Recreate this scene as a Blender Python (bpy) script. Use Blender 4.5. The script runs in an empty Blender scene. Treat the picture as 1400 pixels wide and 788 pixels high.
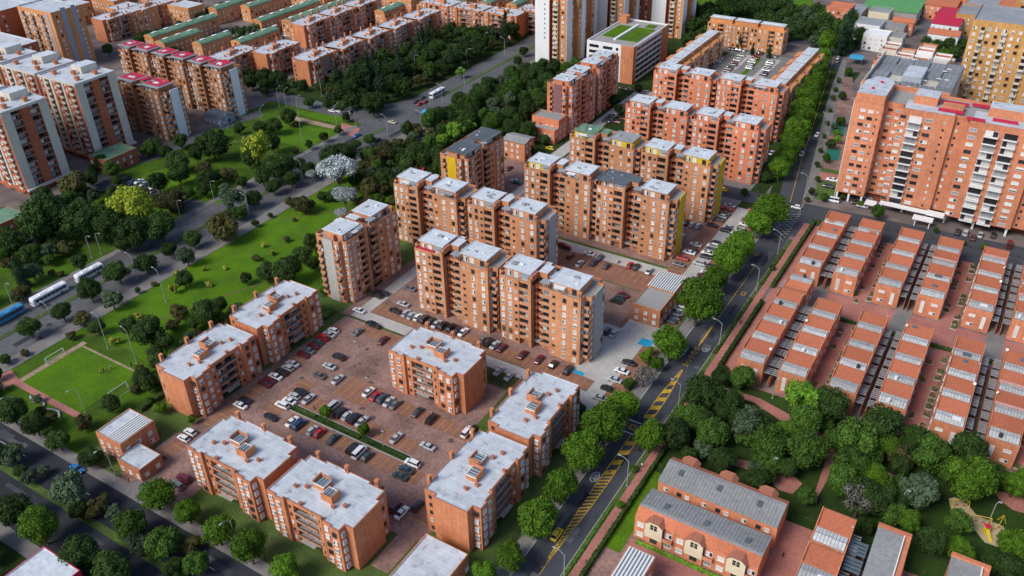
import bpy, math, random
from mathutils import Vector, Matrix
random.seed(7)
sc = bpy.context.scene
COL = sc.collection
R90 = math.pi / 2
# ---------------------------------------------------------------- camera
H = 160.0; FPX = 1175.2; PITCH = 0.580024; ROLL = -0.022375; PSI = 0.562635
hF = Vector((-math.sin(PSI), math.cos(PSI), 0)); Rt = Vector((math.cos(PSI), math.sin(PSI), 0)); Zv = Vector((0, 0, 1))
Fv = hF * math.cos(PITCH) - Zv * math.sin(PITCH); Uv = Rt.cross(Fv)
Rv = Rt * math.cos(ROLL) + Uv * math.sin(ROLL); Uv = Uv * math.cos(ROLL) - Rt * math.sin(ROLL)
cam_d = bpy.data.cameras.new('camera'); cam = bpy.data.objects.new('camera', cam_d); COL.objects.link(cam)
cam_d.lens = FPX / 1400 * 36; cam_d.sensor_width = 36; cam_d.clip_start = 1; cam_d.clip_end = 6000
cam.matrix_world = Matrix(((Rv.x, Uv.x, -Fv.x, 0), (Rv.y, Uv.y, -Fv.y, 0), (Rv.z, Uv.z, -Fv.z, H), (0, 0, 0, 1)))
sc.camera = cam
# ---------------------------------------------------------------- world, sun, exposure
SUN_EL = math.radians(44); SUN_AZ = math.radians(205)      # azimuth from +Y, clockwise: light comes from the near left
w = bpy.data.worlds.new("World"); sc.world = w; w.use_nodes = True
nt = w.node_tree; nt.nodes.clear()
sky = nt.nodes.new('ShaderNodeTexSky'); sky.sky_type = 'NISHITA'; sky.sun_disc = False
sky.sun_elevation = SUN_EL; sky.sun_rotation = SUN_AZ; sky.air_density = 0.8; sky.dust_density = 8.0; sky.ozone_density = 0.2; sky.altitude = 2600
bg = nt.nodes.new('ShaderNodeBackground'); bg.inputs[1].default_value = 0.124
out = nt.nodes.new('ShaderNodeOutputWorld')
nt.links.new(sky.outputs[0], bg.inputs[0]); nt.links.new(bg.outputs[0], out.inputs[0])
sl = bpy.data.lights.new('sun', 'SUN'); sl.energy = 1.7; sl.angle = math.radians(24); sl.color = (1, .95, .87)
so = bpy.data.objects.new('sun', sl); COL.objects.link(so)
sd = Vector((math.sin(SUN_AZ) * math.cos(SUN_EL), math.cos(SUN_AZ) * math.cos(SUN_EL), math.sin(SUN_EL)))
so.rotation_euler = sd.to_track_quat('Z', 'Y').to_euler(); so.location = (0, 0, 300)
sc.view_settings.view_transform = 'Standard'; sc.view_settings.look = 'None'; sc.view_settings.gamma = 1
sc.view_settings.exposure = 0.88

def at(px, py, z=0.0):
    d = Fv * FPX + Rv * (px - 700) - Uv * (py - 394)
    t = (z - H) / d.z
    return Vector((d.x * t, d.y * t, z))
def pxm(p):                                                # metres per photo pixel at a point
    return (p - Vector((0, 0, H))).length / FPX
# ---------------------------------------------------------------- materials
def mat(name, col, rough=.85, var=.12, scale=1.2, bump=0, spec=.12, metal=0, ocol=False, var2=0, scale2=.08, streak=0, ovar=0):
    m = bpy.data.materials.new(name); m.use_nodes = True
    n = m.node_tree.nodes; l = m.node_tree.links; b = n['Principled BSDF']
    b.inputs['Roughness'].default_value = rough; b.inputs['Metallic'].default_value = metal
    b.inputs['Specular IOR Level'].default_value = spec
    rgb = n.new('ShaderNodeRGB'); rgb.outputs[0].default_value = (*col, 1); cur = rgb.outputs[0]
    if ocol:
        oi = n.new('ShaderNodeObjectInfo'); cur = oi.outputs['Color']
    geo = n.new('ShaderNodeNewGeometry')
    def mul(cur, fac_out, lo, hi):
        mr = n.new('ShaderNodeMapRange'); mr.inputs[1].default_value = .3; mr.inputs[2].default_value = .7
        mr.inputs[3].default_value = lo; mr.inputs[4].default_value = hi
        l.new(fac_out, mr.inputs[0])
        mx = n.new('ShaderNodeVectorMath'); mx.operation = 'SCALE'
        l.new(cur, mx.inputs[0]); l.new(mr.outputs[0], mx.inputs['Scale']); return mx.outputs[0]
    def noise(s, det=3, vec=None):
        t = n.new('ShaderNodeTexNoise'); t.inputs['Scale'].default_value = s; t.inputs['Detail'].default_value = det
        l.new(vec or geo.outputs['Position'], t.inputs['Vector']); return t.outputs['Fac']
    if var: cur = mul(cur, noise(scale, 4), 1 - var, 1 + var)
    if var2: cur = mul(cur, noise(scale2, 3), 1 - var2, 1 + var2)
    if streak:
        mp = n.new('ShaderNodeMapping'); mp.inputs['Scale'].default_value = (1.3, 1.3, .09)
        l.new(geo.outputs['Position'], mp.inputs[0]); cur = mul(cur, noise(1.0, 4, mp.outputs[0]), 1 - streak, 1 + streak * .6)
    if ovar:
        oi = n.new('ShaderNodeObjectInfo'); mr = n.new('ShaderNodeMapRange'); mr.inputs[3].default_value = 1 - ovar; mr.inputs[4].default_value = 1 + ovar
        l.new(oi.outputs['Random'], mr.inputs[0]); mx = n.new('ShaderNodeVectorMath'); mx.operation = 'SCALE'
        l.new(cur, mx.inputs[0]); l.new(mr.outputs[0], mx.inputs['Scale']); cur = mx.outputs[0]
    l.new(cur, b.inputs['Base Color'])
    if bump:
        bp = n.new('ShaderNodeBump'); bp.inputs['Strength'].default_value = bump; bp.inputs['Distance'].default_value = .1
        l.new(noise(scale * 3, 3), bp.inputs['Height']); l.new(bp.outputs[0], b.inputs['Normal'])
    return m
def brickmat(name, c1, c2, mortar, rot=0):
    """coursed brick: colour per brick plus mortar, mapped from position, with stains"""
    m = mat(name, c1, .9, .10, .7, streak=.15, var2=.16, scale2=.045)
    n = m.node_tree.nodes; l = m.node_tree.links
    rgb = [x for x in n if x.type == 'RGB'][0]; tgt = rgb.outputs[0].links[0].to_socket
    geo = [x for x in n if x.type == 'NEW_GEOMETRY'][0]
    sp = n.new('ShaderNodeSeparateXYZ'); l.new(geo.outputs['Position'], sp.inputs[0])
    ad = n.new('ShaderNodeMath'); l.new(sp.outputs[0], ad.inputs[0]); l.new(sp.outputs[1], ad.inputs[1])
    cb = n.new('ShaderNodeCombineXYZ'); l.new(ad.outputs[0], cb.inputs[0]); l.new(sp.outputs[2], cb.inputs[1])
    bt = n.new('ShaderNodeTexBrick'); l.new(cb.outputs[0], bt.inputs['Vector'])
    bt.inputs['Scale'].default_value = 1; bt.inputs['Brick Width'].default_value = .8; bt.inputs['Row Height'].default_value = .32
    bt.inputs['Mortar Size'].default_value = .02
    bt.inputs['Color1'].default_value = (*c1, 1); bt.inputs['Color2'].default_value = (*c2, 1); bt.inputs['Mortar'].default_value = (*mortar, 1)
    l.new(bt.outputs['Color'], tgt); return m
MT = {}
MT['brick'] = brickmat('orange_brick', (.58, .225, .105), (.49, .18, .082), (.42, .205, .12))
MT['bricktall'] = brickmat('tan_orange_brick', (.58, .268, .132), (.49, .218, .102), (.42, .22, .135))
MT['brickshade'] = brickmat('shaded_brown_brick', (.43, .195, .09), (.36, .155, .07), (.33, .17, .10))  # crimson-roofed towers: shade over the left side put into the brick colour
MT['brickred'] = brickmat('red_orange_brick', (.68, .235, .12), (.59, .195, .095), (.48, .215, .14))
MT['bricktan'] = brickmat('tan_brick', (.64, .29, .115), (.55, .235, .09), (.46, .24, .13))
MT['brickyel'] = brickmat('ochre_brick', (.56, .30, .10), (.48, .25, .08), (.42, .25, .12))
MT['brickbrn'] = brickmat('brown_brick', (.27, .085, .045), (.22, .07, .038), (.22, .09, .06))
MT['brickhse'] = brickmat('bright_house_brick', (.62, .24, .125), (.53, .195, .10), (.46, .23, .14))
MT['trim'] = mat('brick_trim', (.36, .14, .085), .9, .15, 2)
def roofmat(name, c, sx=1.0, sy=9.0, stain=.5):
    m = mat(name, c, .7, .10, .5, var2=.08, scale2=.13, bump=.15); n = m.node_tree.nodes; l = m.node_tree.links; b = n['Principled BSDF']
    cur = b.inputs['Base Color'].links[0].from_socket; g = [x for x in n if x.type == 'NEW_GEOMETRY'][0]
    bt = n.new('ShaderNodeTexBrick'); l.new(g.outputs['Position'], bt.inputs['Vector']); bt.inputs['Scale'].default_value = 1
    bt.inputs['Brick Width'].default_value = sy; bt.inputs['Row Height'].default_value = sx; bt.inputs['Mortar Size'].default_value = .035
    bt.inputs['Color1'].default_value = (1, 1, 1, 1); bt.inputs['Color2'].default_value = (.90, .91, .92, 1); bt.inputs['Mortar'].default_value = (.70, .72, .74, 1)
    t = n.new('ShaderNodeTexNoise'); t.inputs['Scale'].default_value = .38; t.inputs['Detail'].default_value = 7; t.inputs['Roughness'].default_value = .7; l.new(g.outputs['Position'], t.inputs['Vector'])
    mr = n.new('ShaderNodeMapRange'); mr.inputs[1].default_value = .54; mr.inputs[2].default_value = .70; mr.inputs[3].default_value = 1; mr.inputs[4].default_value = 1 - stain; l.new(t.outputs['Fac'], mr.inputs[0])
    a = n.new('ShaderNodeVectorMath'); a.operation = 'MULTIPLY'; l.new(cur, a.inputs[0]); l.new(bt.outputs['Color'], a.inputs[1])
    s = n.new('ShaderNodeVectorMath'); s.operation = 'SCALE'; l.new(a.outputs[0], s.inputs[0]); l.new(mr.outputs[0], s.inputs['Scale']); l.new(s.outputs[0], b.inputs['Base Color']); return m
MT['roofw'] = roofmat('weathered_white_roof_coating', (.50, .53, .56))
MT['roofw2'] = mat('white_penthouse_roof', (.50, .54, .57), .7, .14, 1.1, var2=.1, scale2=.3, bump=.3)
MT['roofg'] = mat('grey_corrugated_roof', (.27, .28, .29), .8, .12, .8, var2=.1)
MT['roofd'] = mat('dark_grey_roof', (.10, .115, .13), .7, .2, .8, var2=.1)
MT['roofgreen'] = mat('green_painted_roof', (.13, .23, .15), .8, .22, .35, var2=.15)
MT['rooffib'] = mat('grey_fibre_cement_roof', (.25, .25, .245), .9, .14, 1.0, var2=.12)
MT['redroof'] = mat('crimson_painted_roof', (.45, .025, .06), .7, .12, .6)
MT['tile'] = mat('terracotta_tile_roof', (.50, .165, .085), .9, .2, 2.2, var2=.08, bump=.4, ovar=.14)
MT['cream'] = mat('cream_render', (.55, .51, .42), .9, .06, .6, streak=.10)
MT['white'] = mat('white_render', (.72, .72, .70), .85, .05, .8, streak=.06)
MT['pylon'] = mat('pale_grey_render', (.40, .39, .36), .85, .06, .8, streak=.08)
MT['yellow'] = mat('yellow_render', (.62, .40, .02), .85, .06, .8, streak=.08)
MT['greyblue'] = mat('grey_blue_render', (.30, .33, .37), .85, .06, .8, streak=.08)
MT['purple'] = mat('brown_violet_render', (.22, .11, .11), .85, .06, .8, streak=.08)
MT['frame'] = mat('white_window_frame', (.68, .68, .66), .6, .04)
MT['fdark'] = mat('dark_window_frame', (.08, .07, .065), .5, .04)
MT['curtain'] = mat('white_curtain_behind_glass', (.62, .60, .55), .35, .10, 1.5, spec=.5, ovar=.14)
MT['blind'] = mat('grey_blind_behind_glass', (.27, .28, .27), .3, .15, 1.5, spec=.5, ovar=.25)
MT['glass'] = mat('dark_window_glass', (.022, .026, .03), .12, .1, spec=.8, ovar=.3)
MT['glassb'] = mat('blue_grey_glass', (.10, .14, .17), .12, .1, spec=.8)
MT['skyl'] = mat('translucent_skylight_sheet', (.42, .425, .41), .75, .20, .9, spec=.15, ovar=.2)
MT['conc'] = mat('concrete', (.30, .29, .27), .9, .10, .8, var2=.08)
MT['concd'] = mat('dark_concrete', (.13, .13, .125), .9, .15, .8)
MT['metal'] = mat('galvanised_metal', (.35, .36, .37), .45, .05, metal=.4)
MT['rail'] = mat('dark_railing_metal', (.05, .045, .045), .5, .05)
MT['blackm'] = mat('black_rubber', (.015, .015, .016), .8, .1)
# ---------------------------------------------------------------- mesh helpers
class MB:
    def __init__(s, mirror=None): s.v = []; s.f = []; s.m = []; s.mx = mirror
    def face(s, pts, mi=0):
        b = len(s.v)
        if s.mx is not None: pts = [(s.mx - p[0], p[1], p[2]) for p in reversed(pts)]
        s.v += [tuple(p) for p in pts]; s.f.append(list(range(b, b + len(pts)))); s.m.append(mi)
    def box(s, x0, x1, y0, y1, z0, z1, mi=0, top=None, bottom=False):
        top = mi if top is None else top
        s.face([(x0, y0, z0), (x1, y0, z0), (x1, y0, z1), (x0, y0, z1)], mi)
        s.face([(x1, y0, z0), (x1, y1, z0), (x1, y1, z1), (x1, y0, z1)], mi)
        s.face([(x1, y1, z0), (x0, y1, z0), (x0, y1, z1), (x1, y1, z1)], mi)
        s.face([(x0, y1, z0), (x0, y0, z0), (x0, y0, z1), (x0, y1, z1)], mi)
        s.face([(x0, y0, z1), (x1, y0, z1), (x1, y1, z1), (x0, y1, z1)], top)
        if bottom: s.face([(x0, y1, z0), (x1, y1, z0), (x1, y0, z0), (x0, y0, z0)], mi)
        return s
    def prism(s, poly, z0, z1, side=0, top=0):
        n = len(poly)
        for i in range(n):
            a = poly[i]; b = poly[(i + 1) % n]
            s.face([(a[0], a[1], z0), (b[0], b[1], z0), (b[0], b[1], z1), (a[0], a[1], z1)], side)
        s.face([(p[0], p[1], z1) for p in poly], top); return s
    def ring(s, poly, d, z0, z1, out=0, inn=1, cap=2):
        q = offset(poly, d); n = len(poly)
        for i in range(n):
            j = (i + 1) % n; a, b, c, e = poly[i], poly[j], q[j], q[i]
            s.face([(*a, z0), (*b, z0), (*b, z1), (*a, z1)], out)
            s.face([(*a, z1), (*b, z1), (*c, z1), (*e, z1)], cap)
            s.face([(*c, z0), (*e, z0), (*e, z1), (*c, z1)], inn)
        return s
    def tube(s, a, b, r0, r1=None, n=6, mi=0, cap=True):
        r1 = r0 if r1 is None else r1
        a = Vector(a); b = Vector(b); d = (b - a).normalized(); u = d.orthogonal().normalized(); w = d.cross(u)
        A = [a + (u * math.cos(t) + w * math.sin(t)) * r0 for t in [2 * math.pi * i / n for i in range(n)]]
        B = [b + (u * math.cos(t) + w * math.sin(t)) * r1 for t in [2 * math.pi * i / n for i in range(n)]]
        for i in range(n):
            j = (i + 1) % n; s.face([A[i], A[j], B[j], B[i]], mi)
        if cap: s.face(B, mi); s.face(list(reversed(A)), mi)
        return s
    def mesh(s, name, mats, smooth=False):
        me = bpy.data.meshes.new(name); me.from_pydata(s.v, [], s.f)
        for m in mats: me.materials.append(MT[m] if isinstance(m, str) else m)
        me.polygons.foreach_set('material_index', s.m)
        if smooth: me.polygons.foreach_set('use_smooth', [True] * len(s.f))
        me.update(); return me
def offset(poly, d):
    n = len(poly); out = []
    for i in range(n):
        p0, p1, p2 = Vector(poly[i - 1]), Vector(poly[i]), Vector(poly[(i + 1) % n])
        e1 = (p1 - p0).normalized(); e2 = (p2 - p1).normalized()
        n1 = Vector((-e1.y, e1.x)); n2 = Vector((-e2.y, e2.x)); k = 1 + n1.dot(n2)
        o = (n1 + n2) / k if k > .1 else n1
        out.append((p1.x + o.x * d, p1.y + o.y * d))
    return out
def obj(name, me, parent=None, loc=(0, 0, 0), rz=0.0, kind=None, label=None):
    o = bpy.data.objects.new(name, me); COL.objects.link(o); o.location = loc
    if rz: o.rotation_euler = (0, 0, rz)
    if parent: o.parent = parent
    if kind: o['kind'] = kind
    if label: o['label'] = label
    return o
def thing(name, label, cat, loc=(0, 0, 0), rz=0.0, group=None, me=None):
    o = obj(name, me, None, loc, rz); o['label'] = label; o['category'] = cat
    if group: o['group'] = group
    return o
def copy_tree(o, loc, rz, label, group=None):
    r = o.copy(); COL.objects.link(r); r.location = loc; r.rotation_euler = (0, 0, rz); r['label'] = label
    if group: r['group'] = group
    for c in o.children:
        d = c.copy(); COL.objects.link(d); d.parent = r
        for g in c.children:
            e = g.copy(); COL.objects.link(e); e.parent = d
    return r
ORD = ['first', 'second', 'third', 'fourth', 'fifth', 'sixth', 'seventh', 'eighth', 'ninth', 'tenth', 'eleventh', 'twelfth', 'thirteenth', 'fourteenth', 'fifteenth', 'sixteenth', 'seventeenth', 'eighteenth', 'nineteenth', 'twentieth', 'twenty-first', 'twenty-second', 'twenty-third', 'twenty-fourth']
# ---------------------------------------------------------------- windows, doors, balconies (face -Y, wall at y=0, origin at bottom centre)
_wc = {}
def win_mesh(kind, w, h, dep=.10):
    k = (kind, w, h, dep)
    if k in _wc: return _wc[k]
    m = MB(); t = .09; fr = 0
    m.box(-w / 2, w / 2, -dep - .07, 0, -.10, 0, 0, bottom=True)            # sill
    m.box(-w / 2, -w / 2 + t, -dep, 0, 0, h, 0); m.box(w / 2 - t, w / 2, -dep, 0, 0, h, 0)
    m.box(-w / 2 + t, w / 2 - t, -dep, 0, h - t, h, 0, bottom=True)
    y = -dep + .05
    def pane(x0, x1, z0, z1, mi): m.face([(x0, y, z0), (x1, y, z0), (x1, y, z1), (x0, y, z1)], mi)
    a, b, c, e = -w / 2 + t, w / 2 - t, 0, h - t
    if kind == 'curtain': pane(a, b, c, e, 1)
    elif kind == 'blind': pane(a, b, c, e, 2)
    elif kind == 'dark': pane(a, b, c, e, 3)
    elif kind == 'half': pane(a, .1 * w, c, e, 1); pane(.1 * w, b, c, e, 3)
    elif kind == 'half2': pane(a, -.15 * w, c, e, 3); pane(-.15 * w, b, c, e, 1)
    elif kind == 'part': pane(a, b, c, h * .35, 3); pane(a, b, h * .35, e, 1)
    if w > 1.1: m.box(-.03, .03, -dep + .005, -dep + .048, c, e, 0)
    _wc[k] = m.mesh('window_' + kind, ['frame' if kind != 'dark' else 'fdark', 'curtain', 'blind', 'glass']); return _wc[k]
KW = ['curtain'] * 8 + ['half'] * 2 + ['half2'] * 2 + ['blind'] * 3 + ['dark'] * 4 + ['part'] * 2
KD = ['dark'] * 5 + ['half', 'blind', 'half2']
KS = ['dark'] * 4 + ['curtain', 'blind']
def pt(o, rz, u, off=0.0):
    c, s = round(math.cos(rz)), round(math.sin(rz))
    return o[0] + c * u + s * off, o[1] + s * u - c * off          # off > 0 is outward
def wincol(par, o, rz, u, z0, fh, n, w, h, kinds=KW, rng=random, off=0.0, dep=.10, name='window', skip=()):
    x, y = pt(o, rz, u, off)
    for i in range(n):
        if i in skip: continue
        obj(name, win_mesh(rng.choice(kinds), w, h, dep), par, (x, y, z0 + i * fh), rz)
def balc_mesh(w, d, hp, mfront='brick', mslab='conc', rail=False):
    k = ('b', w, d, hp, mfront, rail)
    if k in _wc: return _wc[k]
    m = MB(); m.box(-w / 2, w / 2, -d, 0, -.18, 0, 1, bottom=True)
    if rail:
        m.box(-w / 2, w / 2, -d, -d + .06, hp - .08, hp, 2, bottom=True)
        m.box(-w / 2, w / 2, -d, -d + .10, .05, hp * .45, 0)
        k_ = int(w / .45)
        for i in range(k_ + 1):
            x = -w / 2 + .03 + i * (w - .06) / k_; m.box(x - .02, x + .02, -d + .01, -d + .05, hp * .45, hp - .08, 2)
    else:
        m.box(-w / 2, w / 2, -d, -d + .14, 0, hp, 0)
        m.box(-w / 2, -w / 2 + .12, -d + .14, 0, 0, hp, 0); m.box(w / 2 - .12, w / 2, -d + .14, 0, 0, hp, 0)
    _wc[k] = m.mesh('balcony', [mfront, mslab, 'rail']); return _wc[k]
def balccol(par, o, rz, u, z0, fh, n, w, d, hp=.95, mfront='brick', rail=False, off=0.0, doors=True, dw=None, rng=random, kinds=KD):
    x, y = pt(o, rz, u, off)
    for i in range(n):
        obj('balcony', balc_mesh(w, d, hp, mfront, rail=rail), par, (x, y, z0 + i * fh), rz)
        if doors: obj('balcony_door', win_mesh(rng.choice(kinds), dw or round(w * .72, 2), 2.05, .06), par, (x, y, z0 + .02 + i * fh), rz)
# ---------------------------------------------------------------- ground, roads, paving
_sn = [0]
def slab(name, poly, z, m, kind='structure', thick=None):
    mb = MB(); _sn[0] += 1; z += _sn[0] * .00005                 # no two sheets on one plane
    a = sum(poly[i][0] * poly[(i + 1) % len(poly)][1] - poly[(i + 1) % len(poly)][0] * poly[i][1] for i in range(len(poly)))
    if a < 0: poly = list(reversed(poly))
    if thick: mb.prism(poly, z - thick, z)
    else: mb.face([(p[0], p[1], z) for p in poly])
    o = obj(name, mb.mesh(name, [m])); o['kind'] = kind; return o
def rect(x0, x1, y0, y1): return [(x0, y0), (x1, y0), (x1, y1), (x0, y1)]
def pol(*p): return [tuple(at(*q)[:2]) for q in p]
def grassmat(name, c, c2, dirt=.0, v2=.25):
    m = mat(name, c, .95, .32, 2.2, var2=v2, scale2=.05, bump=.7); n = m.node_tree.nodes; l = m.node_tree.links; g = [x for x in n if x.type == 'NEW_GEOMETRY'][0]
    rgb = [x for x in n if x.type == 'RGB'][0]; tgt = rgb.outputs[0].links[0].to_socket
    def ns(s, lo, hi, d=5):
        t = n.new('ShaderNodeTexNoise'); t.inputs['Scale'].default_value = s; t.inputs['Detail'].default_value = d; t.inputs['Roughness'].default_value = .65; l.new(g.outputs['Position'], t.inputs['Vector'])
        mr = n.new('ShaderNodeMapRange'); mr.inputs[1].default_value = lo; mr.inputs[2].default_value = hi; l.new(t.outputs['Fac'], mr.inputs[0]); return mr.outputs[0]
    def mix(f, a, b_):
        x = n.new('ShaderNodeMix'); x.data_type = 'RGBA'; l.new(f, x.inputs[0])
        (l.new(a, x.inputs[6]) if not isinstance(a, tuple) else x.inputs[6].__setattr__('default_value', (*a, 1))); x.inputs[7].default_value = (*b_, 1); return x.outputs[2]
    cur = mix(ns(.12, .38, .66), c, c2)
    if dirt: cur = mix(ns(.22, .64, .72), cur, (.17, .13, .075))
    l.new(cur, tgt); return m
GM = grassmat('park_grass', (.062, .132, .007), (.040, .072, .010), 1)
GB = grassmat('bright_grass', (.082, .175, .006), (.058, .125, .009), 0, .15)
GD = grassmat('dark_grass', (.028, .058, .010), (.022, .036, .011), 1)
GG = grassmat('garden_grass', (.075, .125, .028), (.06, .085, .030), 1)
ASP = mat('asphalt', (.060, .064, .073), .9, .10, .7, var2=.14, scale2=.09)
ASPD = mat('shade_and_patch_asphalt', (.034, .036, .043), .9, .14, .5, var2=.22, scale2=.07)  # bottom road's shade is painted in as a darker colour; patches reuse it
ASPG = mat('grey_old_asphalt', (.105, .106, .112), .9, .12, .5, var2=.18, scale2=.07)
PAV = mat('red_brick_paving', (.235, .145, .122), .9, .24, 1.1, var2=.34, scale2=.12)
PAVP = mat('pink_brick_paving', (.36, .155, .125), .9, .16, 1.5, var2=.14, scale2=.12)
PAVB = mat('brown_stall_paving', (.24, .12, .085), .9, .15, 1.2, var2=.12, scale2=.2)
LANE = mat('pale_concrete_lane', (.40, .385, .36), .9, .10, .8, var2=.12, scale2=.15)
SWK = mat('grey_pavement', (.19, .18, .17), .9, .12, .9, var2=.14, scale2=.2)
KRB = mat('kerb_concrete', (.34, .33, .31), .9, .1, 1)
PY = mat('yellow_road_paint', (.48, .30, .035), .85, .5, 3.2, var2=.25, scale2=.35)
PW = mat('white_road_paint', (.58, .60, .60), .8, .25, 1.6)
DIRT = mat('bare_earth_path', (.30, .22, .15), .95, .2, .8, var2=.15, scale2=.2)
SAND = mat('play_sand', (.42, .34, .20), .95, .1, .8)
URB = mat('urban_ground', (.16, .13, .12), .95, .25, .12, var2=.25, scale2=.03)
BLUE = mat('blue_court_paint', (.02, .30, .48), .7, .06, 1)
GRN = mat('green_court_paint', (.02, .14, .11), .8, .1, 1)
STN = mat('oil_stain', (.10, .075, .07), .7, .2, 2)
slab('ground', rect(-1500, 900, -300, 2500), -.02, URB)
slab('grass_park', rect(-267, -172, 77, 300), .0, GM)
slab('grass_park_west', rect(-330, -268, 60, 300), .0, GM)
slab('lawn_verge', [(-238, 120), (-190, 114), (-190, 230), (-215, 250), (-238, 262)], .004, GB)
slab('grass_north', rect(-267, -172, 300, 560), .0, GD)
slab('grass_northwest', rect(-345, -267.5, 300.5, 460), .0, GD)
slab('grass_near_left', rect(-330, -120, 0, 55), .0, GD)
# avenue on the left, along Y
slab('avenue_road_west', rect(-268, -257, 40, 700), .02, ASPG)
slab('avenue_road_east', rect(-255, -243.6, 40, 700), .02, ASPG)
slab('avenue_median', rect(-257, -255, 40, 295), .14, GG, thick=.14)
slab('avenue_median', rect(-257, -255, 345, 640), .14, GG, thick=.14)
slab('avenue_pavement', rect(-243.6, -238, 82, 312), .13, SWK, thick=.13)
slab('avenue_pavement', rect(-271, -268, 40, 290), .13, SWK, thick=.13)
slab('avenue_pavement', rect(-243.6, -240, 352, 640), .13, SWK, thick=.13)
# cross avenue (upper left) and junction
slab('cross_road', pol((350, 118), (440, 140), (500, 150), (600, 150), (612, 172), (560, 188), (480, 165), (345, 132)), .03, ASPG)
slab('junction_road', pol((480, 152), (600, 128), (640, 165), (560, 200), (505, 185)), .034, ASPG)
slab('side_road', pol((230, 270), (285, 275), (330, 290), (250, 325), (232, 318), (262, 300)), .03, ASPG)
slab('service_road', pol((250, 190), (355, 150), (360, 158), (290, 183), (225, 215), (120, 245), (118, 238)), .026, ASPG)
slab('service_yard', pol((120, 238), (175, 240), (222, 262), (200, 272), (150, 262), (120, 258)), .03, ASP)
# bottom road
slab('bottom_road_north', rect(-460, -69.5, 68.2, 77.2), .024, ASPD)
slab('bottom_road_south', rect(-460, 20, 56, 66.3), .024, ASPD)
slab('bottom_median', rect(-420, -80, 66.3, 68.2), .14, GG, thick=.14)
slab('bottom_pavement', rect(-236, -75, 77.2, 80.2), .13, SWK, thick=.13)
slab('bottom_pavement', rect(-460, -75, 52.5, 56), .13, SWK, thick=.13)
for x0 in range(-400, -90, 9):
    slab('lane_marking', rect(x0, x0 + 2.4, 72.6, 72.75), .03, PW)
# street on the right
SL = [(-68.7, 60), (-68.7, 292), (-71.5, 312), (-80.3, 358), (-85.6, 392), (-92.2, 433), (-104.5, 518)]
SR = [(-59, 60), (-59, 262), (-59.5, 292), (-63.5, 318), (-69.5, 354), (-72.9, 374), (-81.8, 424), (-86.6, 455), (-90.6, 486), (-94, 519)]
slab('street_road', SL + list(reversed(SR)), .03, ASP)
slab('street_verge', rect(-59, -57.6, 80, 285), .12, GG, thick=.12)
slab('street_brick_walk', rect(-57.6, -55.4, 80, 300), .13, PAVP, thick=.13)
slab('street_kerb', rect(-59.2, -59, 80, 262), .13, KRB, thick=.13)
slab('street_kerb', rect(-69, -68.7, 80, 296), .13, KRB, thick=.13)
slab('street_pavement_left', rect(-72.5, -69, 82, 296), .12, SWK, thick=.12)
slab('street_pavement_upper', [(-71.5, 312), (-80.3, 358), (-85.6, 392), (-92.2, 433), (-104.5, 518), (-107, 518), (-95, 433), (-88.6, 392), (-83.3, 358), (-75.5, 312)], .12, GD, thick=.12)
slab('street_pavement_right', [(-63.5, 322), (-69.5, 354), (-72.9, 374), (-81.8, 424), (-86.6, 455), (-91.5, 495), (-89, 495), (-83.4, 464), (-70.9, 387), (-65.3, 353), (-60.5, 322)][::-1], .12, SWK, thick=.12)
slab('street_crossing_road', [(-59.5, 288), (40, 300), (40, 322), (-62, 316)], .034, ASP)
slab('street_garden', [(-60, 322), (-52.5, 322), (-53.5, 352), (-65, 352)], .03, GG)
slab('street_garden', [(-65, 352), (-56, 352), (-63, 392), (-71.5, 392)], .032, PAV)
slab('green_sport_court', [(-66.2, 362), (-60.5, 362), (-62.5, 374), (-68.2, 374)], .05, GRN); slab('green_sport_court', [(-71, 390), (-65, 390), (-68, 404), (-73.5, 404)], .05, GRN)
slab('brick_terrace', [(-64, 340), (-55, 340), (-57, 348), (-66, 348)], .05, PAVP); slab('brick_terrace', [(-69.5, 379), (-62.5, 379), (-64.5, 387), (-71.5, 387)], .05, PAVP)
slab('yard_paving', [(-77, 415), (-66, 415), (-80, 470), (-88, 470)], .05, PAV)
slab('cross_street_north', [(-180, 505), (-60, 522), (-60, 530), (-180, 514)], .03, ASP)
slab('north_east_road', [(-60, 560), (-66, 572), (-79, 650), (-60, 655), (-57, 566)], .03, ASPG)
slab('road_line', rect(-64.02, -63.82, 84, 112), .036, PY); slab('road_line', rect(-63.55, -63.35, 84, 112), .036, PY)
slab('road_line', rect(-63.9, -63.7, 196, 262), .036, PY)
slab('road_line', [(-67.3, 314), (-74.9, 358), (-80, 392), (-86.5, 433), (-98.5, 510), (-98.3, 510), (-86.3, 433), (-79.8, 392), (-74.7, 358), (-67.1, 314)][::-1], .036, PY)
def hw_(y):                                                  # half width of the painted island
    if y < 161.5: return min(1.2, .12 + max(0, y - 112) * .047)
    return 1.2 if y < 180 else max(.1, 1.2 - (y - 180) * .075)
for ya, yb in ((112, 161), (167, 194)):
    n_ = int((yb - ya) / 3)
    for i in range(n_):
        y0 = ya + (yb - ya) * i / n_; y1 = ya + (yb - ya) * (i + 1) / n_
        for s_ in (-1, 1):
            p0, p1 = -63.7 + s_ * hw_(y0), -63.7 + s_ * hw_(y1)
            slab('road_line', [(p0 - .13, y0), (p0 + .13, y0), (p1 + .13, y1), (p1 - .13, y1)], .037, PY)
y = 113.0
while y < 191:
    coarse = y > 143
    if not 158.5 < y < 167:
        wd = hw_(y + 1) - .1; t = 1.9 if coarse else .55
        slab('road_chevron', [(-63.7 - wd, y), (-63.7 + wd, y + 1.4), (-63.7 + wd, y + 1.4 + t), (-63.7 - wd, y + t)], .038, PY)
    y += 4.1 if coarse else 1.3
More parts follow.
